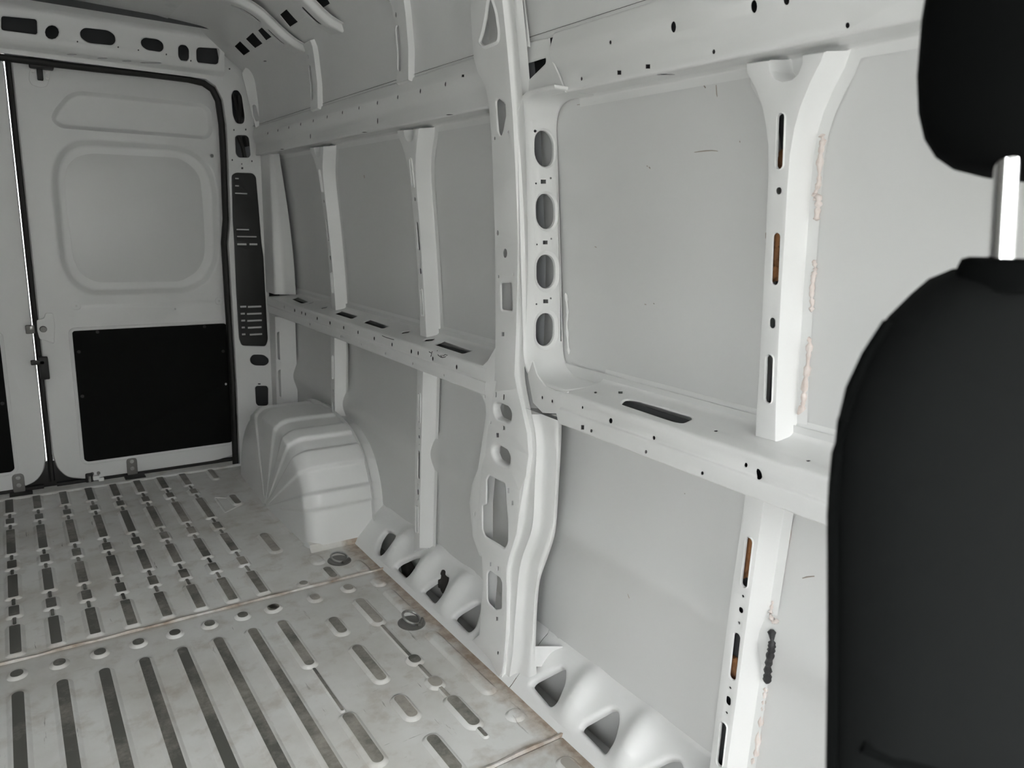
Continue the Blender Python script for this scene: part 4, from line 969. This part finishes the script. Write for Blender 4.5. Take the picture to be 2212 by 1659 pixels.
# ================================================================== WHEEL ARCH
wa = empty('wheel_arch', (0.97, 3.0, 0), 'scuffed white wheel arch housing bulging from the floor at the side wall', 'wheel arch')
YC, HL, HT = 2.985, 0.515, 0.402
def arch_point(t, s):
    """t 0..1 front to rear along the arc, s 0..1 from the wall over the top and down the inner side"""
    a = math.pi * (1 - t)
    ca, sa = math.cos(a), math.sin(a)
    y = 0.93 * ca ** 0.95 if ca > 0 else -abs(ca) ** 0.62
    z = sa ** (1.0 if ca > 0 else 0.72)
    # pressed bands
    band = 0.0
    for b0, b1 in ((0.085, 0.135), (0.215, 0.29), (0.345, 0.40), (0.455, 0.52), (0.585, 0.65)):
        e = 0.007
        band += 1 / (1 + math.exp(-(t - b0) / e * 3)) - 1 / (1 + math.exp(-(t - b1) / e * 3))
    S0 = 0.52
    if s < S0:
        x = 1.125 - (1.125 - 0.885) * (s / S0); shr = 0.0; f = min(1, (s / S0) * 4)
    else:
        p = (s - S0) / (1 - S0); th = min(p / 0.35, 1) * math.pi / 2
        x = 0.885 - 0.055 * math.sin(th); shr = 0.055 * (1 - math.cos(th)); f = 1
        if p > 0.35:
            qv = (p - 0.35) / 0.65; shr = 0.055 + qv * 0.36; x = 0.83 - 0.012 * qv; f = 1 - qv * 0.9
    r = 1 - shr / 0.43 + 0.034 * band * f
    return x - (0.007 * band * f if s > S0 + 0.12 else 0), YC + HL * y * r, max(HT * z * r, -0.01)
G = []
for t in np.linspace(0.0, 1.0, 300):
    G.append([arch_point(1 - t, s) for s in np.linspace(0, 1, 46)])
finish('arch_shell', grid_bm(G), 'floor_arch' if 'floor_arch' in M else 'paint', wa, 80)
# welded flange against the floor and the side wall
bm = grid_bm([[(x, y, z) for x, z in ((0.845, 0.012), (0.826, 0.006), (0.808, 0.0015), (0.804, 0.0))] for y in np.linspace(2.53, 3.50, 12)]); finish('floor_flange', bm, 'floor', wa)
bm = grid_bm([[(x, YC - HL - dy, z) for dy, z in ((-0.03, 0.028), (-0.004, 0.024), (0.002, 0.012), (0.010, 0.0015), (0.014, 0.0))] for x in np.linspace(0.83, 1.04, 12)]); finish('front_flange', bm, 'floor', wa)
fl_ = []
for t in np.linspace(0.02, 0.98, 80):
    a = math.pi * t; ca, sa = math.cos(a), math.sin(a); y = 0.93 * ca ** 0.95 if ca > 0 else -abs(ca) ** 0.62; z = sa ** (1.0 if ca > 0 else 0.72)
    fl_.append([(1.075 + 0.0, YC + HL * y * r, HT * z * r) if i < 2 else (1.072, YC + HL * y * r, HT * z * r) for i, r in enumerate((0.99, 1.012, 1.03, 1.055))])
finish('wall_flange', grid_bm(fl_), 'paint', wa, 60)

# ================================================================== LEFT SIDE, CAB AND OUTSIDE
wl = empty('wall_left', (XL, 1.5, 0), 'plain white metal side wall of the van opposite', 'wall', 'structure')
finish('outer_skin', grid_bm([[(x, y, z) for x, z in ((XL - 0.05, -0.05), (XL - 0.07, 0.8), (XL - 0.06, 1.2), (XL - 0.03, 1.6))] for y in np.linspace(-0.15, 3.65, 8)]), 'skin', wl)
for zz in (0.80, 1.53):
    finish('side_rail', grid_bm([[(x, y, z) for x, z in profile([(XL - 0.05, zz - 0.05), (XL + 0.01, zz - 0.045), (XL + 0.01, zz + 0.03), (XL - 0.05, zz + 0.035)], [0.008, 0.008])] for y in (0.0, 3.55)]), 'paint', wl)
for yy in (0.9, 1.55, 2.15, 2.85):
    finish('wall_rib', grid_bm([[(x, y, z) for y, x in profile([(yy - 0.06, XL - 0.06), (yy - 0.035, XL - 0.01), (yy + 0.035, XL - 0.01), (yy + 0.06, XL - 0.06)], [0.008, 0.008])] for z in (0.0, 0.8, 1.5)]), 'paint', wl)
finish('closing_return', grid_bm([[(x, 3.60, z) for z in (-0.05, 1.9)] for x in (XL - 0.1, -0.66)]), 'paint', wl)

for y0, y1 in ((0.20, 0.86), (0.95, 1.52), (1.60, 2.12), (2.20, 2.80), (2.90, 3.5)):
    for z0, z1 in ((0.04, 0.74), (0.85, 1.48)):
        bm = bmesh.new(); box_bm(bm, (XL - 0.035, (y0 + y1) / 2, (z0 + z1) / 2), (0.008, y1 - y0 + 0.03, z1 - z0), 0.003); finish('lining_board', bm, 'lining', wl)  # invented boards, darkening the unseen side to reduce bounce at the rear

# ================================================================== CAB (behind the camera, lets the daylight in)
cab = empty('wall_front', (XC, -0.9, 0), 'cab shell of the van with windscreen and door window openings', 'wall', 'structure')
def quadstrip(name, rows_, m='skin'): return finish(name, grid_bm(rows_), m, cab)
for sx in (1, -1):
    X = XC + sx * 0.985
    z0, z1 = (0.72, 1.46) if sx > 0 else (0.66, 1.62)
    quadstrip('cab_side_lower', [[(X, y, z) for z in (-0.5, -0.1, z0)] for y in (-1.7, -0.9, 0.16)])
    quadstrip('cab_side_rear', [[(X, y, z) for z in (z0 - 0.02, 1.1, 1.52)] for y in ((-0.26, 0.16) if sx > 0 else (-0.08, 0.16))])
    quadstrip('cab_side_upper', [[(X, y, z) for z in (z1, 1.70, 2.0)] for y in (-1.0, -0.4, 0.16)])
quadstrip('cab_floor', [[(x, y, -0.25) for y in (-1.9, -0.34)] for x in (-0.95, 1.1)], 'fabric')
quadstrip('cab_step', [[(x, -0.345, z) for z in (-0.26, 0.0)] for x in (-0.95, 1.1)], 'floor')
quadstrip('dashboard', [[(x, y, z) for y, z in ((-0.95, -0.25), (-0.85, 0.45), (-0.95, 0.74), (-1.75, 0.80))] for x in (-0.95, 1.1)], 'black_plastic')
quadstrip('cab_roof_front', [[(x, y, z) for y, z in ((-1.02, 1.50), (-1.00, 1.62), (-0.98, 2.02))] for x in (-0.95, 1.1)])
gp = bmesh.new(); bmesh.ops.create_grid(gp, x_segments=1, y_segments=1, size=40); bmesh.ops.translate(gp, verts=gp.verts, vec=(0, 0, -0.62))
tag(finish('ground', gp, 'ground', None, None), 'pale concrete yard outside the van', 'ground', kind='structure')  # added outside surface, bounces daylight onto the upper walls

ow = bmesh.new(); box_bm(ow, (0.3, -3.6, 0.67), (12.0, 0.3, 2.56), 0.02)
tag(finish('wall_outside', ow, 'render_wall', None, 40), 'pale rendered wall of the yard in front of the van', 'wall', kind='structure')  # invented wall, blocks low sky so the rear doors stay dimmer

# ================================================================== DRIVER SEAT
SX, SYT = 0.580, 0.215
seat = empty('driver_seat', (SX, 0.16, -0.25), 'charcoal cloth driver seat with headrest, blurred close to the camera', 'seat')
def lean(z): return SYT - 0.125 * (1.08 - z)
def loft_body(name, levels, m, parent, n=40, e=3.2):
    G = []
    for z, a, b, yc in levels:
        row = []
        for t in np.linspace(0, 2 * math.pi, n + 1):
            c, s_ = math.cos(t), math.sin(t)
            row.append((SX + a * math.copysign(abs(c) ** (2 / e), c), yc + b * math.copysign(abs(s_) ** (2 / e), s_), z))
        G.append(row)
    return finish(name, grid_bm(G), m, parent, 80)
lv = []
for z, a, b in ((0.20, 0.212, 0.06), (0.40, 0.212, 0.060), (0.60, 0.208, 0.058), (0.75, 0.204, 0.056), (0.86, 0.200, 0.054), (0.95, 0.200, 0.052), (1.0, 0.201, 0.051), (1.04, 0.202, 0.050), (1.08, 0.197, 0.048), (1.105, 0.186, 0.046), (1.125, 0.170, 0.043), (1.142, 0.150, 0.039), (1.155, 0.127, 0.034), (1.164, 0.103, 0.033), (1.170, 0.076, 0.028), (1.173, 0.046, 0.018), (1.1735, 0.0, 0.0)):
    lv.append((z, a, b, lean(z)))
bk = loft_body('backrest', lv, 'fabric', seat, e=2.35)
# rear shell edge and seam piping of the backrest
def outline(off, z_list):
    pts = []
    for z in z_list:
        a = float(np.interp(z, [l[0] for l in lv], [l[1] for l in lv])); b = float(np.interp(z, [l[0] for l in lv], [l[2] for l in lv]))
        pts.append((SX - a - 0.001, lean(z) + off * b, z))
    return pts
bm = bmesh.new(); tube_bm(bm, outline(0.25, np.linspace(0.45, 1.14, 40)), 0.0035, 6); finish('side_piping', bm, 'fabric_dark', bk)
bm = bmesh.new(); tube_bm(bm, [(SX - 0.200 + 0.400 * t, lean(0.90) - 0.0545 + 0.05 * abs(2 * t - 1) ** 6, 0.905 - 0.05 * math.sin(math.pi * t)) for t in np.linspace(0, 1, 30)], 0.004, 6); finish('cross_seam', bm, 'fabric_dark', bk)
hd = []
for z, a, b in ((1.2305, 0.0, 0.0), (1.2310, 0.06, 0.022), (1.2345, 0.095, 0.034), (1.241, 0.115, 0.042), (1.252, 0.128, 0.049), (1.268, 0.136, 0.054), (1.29, 0.141, 0.057), (1.32, 0.143, 0.058), (1.36, 0.140, 0.057), (1.39, 0.132, 0.053), (1.41, 0.115, 0.045), (1.422, 0.085, 0.032), (1.427, 0.0, 0.0)):
    hd.append((z, a * 0.82, b * 0.9, SYT + 0.018 + 0.02 * (z - 1.23)))
head = loft_body('headrest', hd, 'fabric_dark', seat, e=2.35)
for px in (-0.072, 0.072):
    bm = bmesh.new(); tube_bm(bm, [(SX + px, SYT - 0.004 + 0.10 * (z - 1.17), z) for z in np.linspace(1.13, 1.25, 8)], 0.0068, 20); finish('headrest_post', bm, 'chrome', seat)
    bm = bmesh.new(); tube_bm(bm, [(SX + px, SYT - 0.004, 1.160), (SX + px, SYT - 0.004, 1.1725), (SX + px, SYT - 0.004, 1.1775), (SX + px, SYT - 0.004, 1.1790)], [0.0235, 0.0235, 0.022, 0.018], 24); finish('post_guide', bm, 'fabric_dark', seat)
# seat cushion and base below the frame
cu = bmesh.new(); box_bm(cu, (SX, -0.12, 0.16), (0.48, 0.50, 0.16), 0.05); finish('cushion', cu, 'fabric', seat)
bs = bmesh.new(); box_bm(bs, (SX, -0.10, -0.085), (0.42, 0.40, 0.33), 0.02); finish('seat_base', bs, 'black_plastic', seat)

# ================================================================== SEALANT, FOAM AND SMALL MARKS
_xs = lambda z: float(xskin(z)) - 0.004
def bead_c(name, pxs, xf, rad, m, parent, **k):
    g = k.get('seed', 1); rg = random.Random(g); P = []
    n = 4
    for a, b in zip(pxs, pxs[1:]):
        for i in range(n): P.append((a[0] + (b[0] - a[0]) * i / n, a[1] + (b[1] - a[1]) * i / n))
    P.append(pxs[-1]); pts = []; rr = []
    for i, p in enumerate(P):
        x = 1.1
        for _ in range(5):
            w = onplane(p, 0, x); x = xf(float(w[2]))
        w = onplane(p, 0, x); pts.append(w); rr.append(rad * (0.5 + 1.0 * rg.random()))
    rr[0] *= 0.3; rr[-1] *= 0.3
    bm = bmesh.new(); tube_bm(bm, pts, rr, 8); return finish(name, bm, m, parent, 80)
bead_c('sealant_bead', q(L_, (830, 915), (840, 960), (830, 1010), (822, 1060), (818, 1120), (815, 1180), (812, 1250), (800, 1290), (785, 1320), (790, 1350), (812, 1345), (808, 1400), (800, 1460), (795, 1505)), _xs, 0.0042, 'sealant', rib_up, seed=2)
bead_c('sealant_bead', q(M_, (775, 115), (785, 150), (788, 185), (775, 225), (768, 290), (762, 360), (768, 420), (760, 470)), _xs, 0.0036, 'sealant', rib_up, seed=3)
bead_c('sealant_bead', q(M_, (742, 640), (750, 680), (745, 730), (738, 800), (732, 870), (720, 930), (712, 1000), (708, 1070), (700, 1120), (668, 1168)), _xs, 0.0045, 'sealant', rib_up, seed=4)
_xl = lambda z: lowx(z) - 0.004
bead_c('sealant_bead', q(N_, (612, 20), (600, 90), (570, 220), (548, 370), (530, 440), (512, 490), (490, 560), (480, 610), (495, 655), (515, 665), (532, 645)), _xl, 0.0034, 'sealant', rib_lo, seed=5)
bead_c('black_sealant_bead', q(N_, (490, 712), (492, 790), (490, 840), (478, 900), (465, 960), (462, 1030), (455, 1085)), _xl, 0.0062, 'black_sealant', rib_lo, seed=6)
bead_c('sealant_bead', q(N_, (452, 1100), (445, 1150), (432, 1230), (420, 1320), (400, 1440), (385, 1560), (350, 1650), (340, 1690)), _xl, 0.0042, 'sealant', rib_lo, seed=7)
far_up = [o for o in wall.children if o.name.startswith('wall_rib') and o is not rib_up]
far_lo = [o for o in wall.children if o.name.startswith('lower_wall_rib') and o is not rib_lo]
bead_c('sealant_bead', q(E_, (1362, 170), (1372, 230), (1375, 300), (1382, 380), (1372, 440)), _xs, 0.006, 'sealant', far_up[0], seed=8)
bead_c('sealant_bead', q(D_, (1330, 1270), (1332, 1350), (1345, 1440), (1352, 1500)), _xs, 0.004, 'sealant', far_up[0], seed=9)
bead_c('sealant_bead', q(E_, (745, 60), (752, 150), (757, 220), (768, 310)), _xs, 0.004, 'sealant', far_up[1], seed=10)
bead_c('sealant_bead', q(E_, (1388, 920), (1396, 970), (1385, 1020), (1383, 1075)), _xl, 0.005, 'sealant', far_lo[0], seed=11)
bead_c('sealant_bead', q(F_, (1380, 340), (1383, 420), (1378, 510), (1374, 590)), _xl, 0.004, 'sealant', far_lo[0], seed=12)
# seam of sealant along pillar edge of the near bay
bead_c('sealant_bead', q(I_, (700, 340), (708, 400), (715, 470), (708, 560), (714, 660), (722, 760)), lambda z: float(xskin(z)) - 0.004, 0.0035, 'paint', pil, seed=13)
# orange foam seen through the slots
def lump(name, p, X, r, m, parent, seed=0):
    rg = random.Random(seed); c = onplane(p, 0, X)
    bm = bmesh.new(); bmesh.ops.create_icosphere(bm, subdivisions=3, radius=1.0)
    for v in bm.verts:
        k = 1 + 0.25 * math.sin(v.co.x * 5 + seed) * math.sin(v.co.y * 4 + 1) + 0.12 * math.sin(v.co.z * 9)
        v.co = Vector((c[0] + v.co.x * r[0] * k, c[1] + v.co.y * r[1] * k, c[2] + v.co.z * r[2] * k))
    return finish(name, bm, m, parent, 90)
for k, p in enumerate(q(L_, (545, 1110), (515, 1620)) + q(M_, (512, 60), (505, 190))): lump('foam_plug', p, 1.092, (0.012, 0.014, 0.020), 'foam', rib_up, k)
for k, p in enumerate(q(K_, (1640, 110), (1620, 270), (1525, 990))): lump('foam_plug', p, 1.098, (0.010, 0.013, 0.028), 'foam', rib_lo, k + 9)
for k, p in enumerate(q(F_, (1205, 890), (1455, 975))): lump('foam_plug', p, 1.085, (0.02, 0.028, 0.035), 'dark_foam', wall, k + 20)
# felt-pen scribble on the belt rail
def ink(pts, o, S=beltS):
    P = [S.f(*(np.array(x) for x in S.uv(p)), np.array(0.0006)) for p in q(o, *pts)]
    bm = bmesh.new(); tube_bm(bm, P, 0.0011, 5); return finish('pen_mark', bm, 'mark', wall)
ink([(1362, 775), (1372, 740)], E_); ink([(1350, 742), (1368, 752)], E_); ink([(1405, 735), (1412, 765), (1432, 780), (1445, 765), (1428, 768), (1440, 782), (1460, 778), (1476, 766), (1460, 762), (1448, 770)], E_)
ink([(1030, 632), (1045, 640), (1075, 650), (1110, 660)], E_)
# light rub marks and dirty seams on the skin panels
skS = wallsurf(lambda z: xskin(z) - 0.0004, (0.2, 3.6), (0.84, 1.47))
def streak(pts, o, rad, S, name='scuff_mark', m='scuff'):
    P = [S.f(*(np.array(x) for x in S.uv(p)), np.array(0.0)) for p in q(o, *pts)]
    n_ = len(P); bm = bmesh.new(); tube_bm(bm, P, [rad * (0.3 + 0.7 * math.sin(math.pi * (i + 0.5) / n_)) for i in range(n_)], 5); return finish(name, bm, m, wall)
for pts in ([(1580, 1040), (1620, 1034), (1660, 1030), (1700, 1028), (1740, 1032)], [(1888, 962), (1892, 972)], [(1270, 1140), (1278, 1150)], [(1255, 1132), (1260, 1136)]): streak(pts, H_, 0.0012, skS)
for pts in ([(780, 716), (900, 696), (1080, 668)], [(1080, 672), (1200, 650), (1400, 612), (1620, 578), (1640, 584)], [(1700, 568), (1780, 556), (1900, 532)], [(1645, 585), (1655, 600)], [(1728, 580), (1732, 640), (1736, 660)]): streak(pts, H_, 0.0010, skS)
for pts in ([(960, 895), (1000, 905)], [(900, 25), (912, 30)], [(1240, 418), (1250, 420)], [(1300, 412), (1306, 416)]): streak(pts, I_, 0.0010, skS)
streak([(905, 1195), (908, 1216)], D_, 0.0016, skS)
lkS = wallsurf(lambda z: np.vectorize(lowx)(z) - 0.0006, (0.2, 3.6), (0.0, 0.8))
for pts in ([(1125, 735), (1130, 752), (1136, 766)], [(1512, 48), (1516, 55)]): streak(pts, J_, 0.0009, lkS)
streak([(700, 364), (730, 356), (780, 350)], N_, 0.0014, lkS)
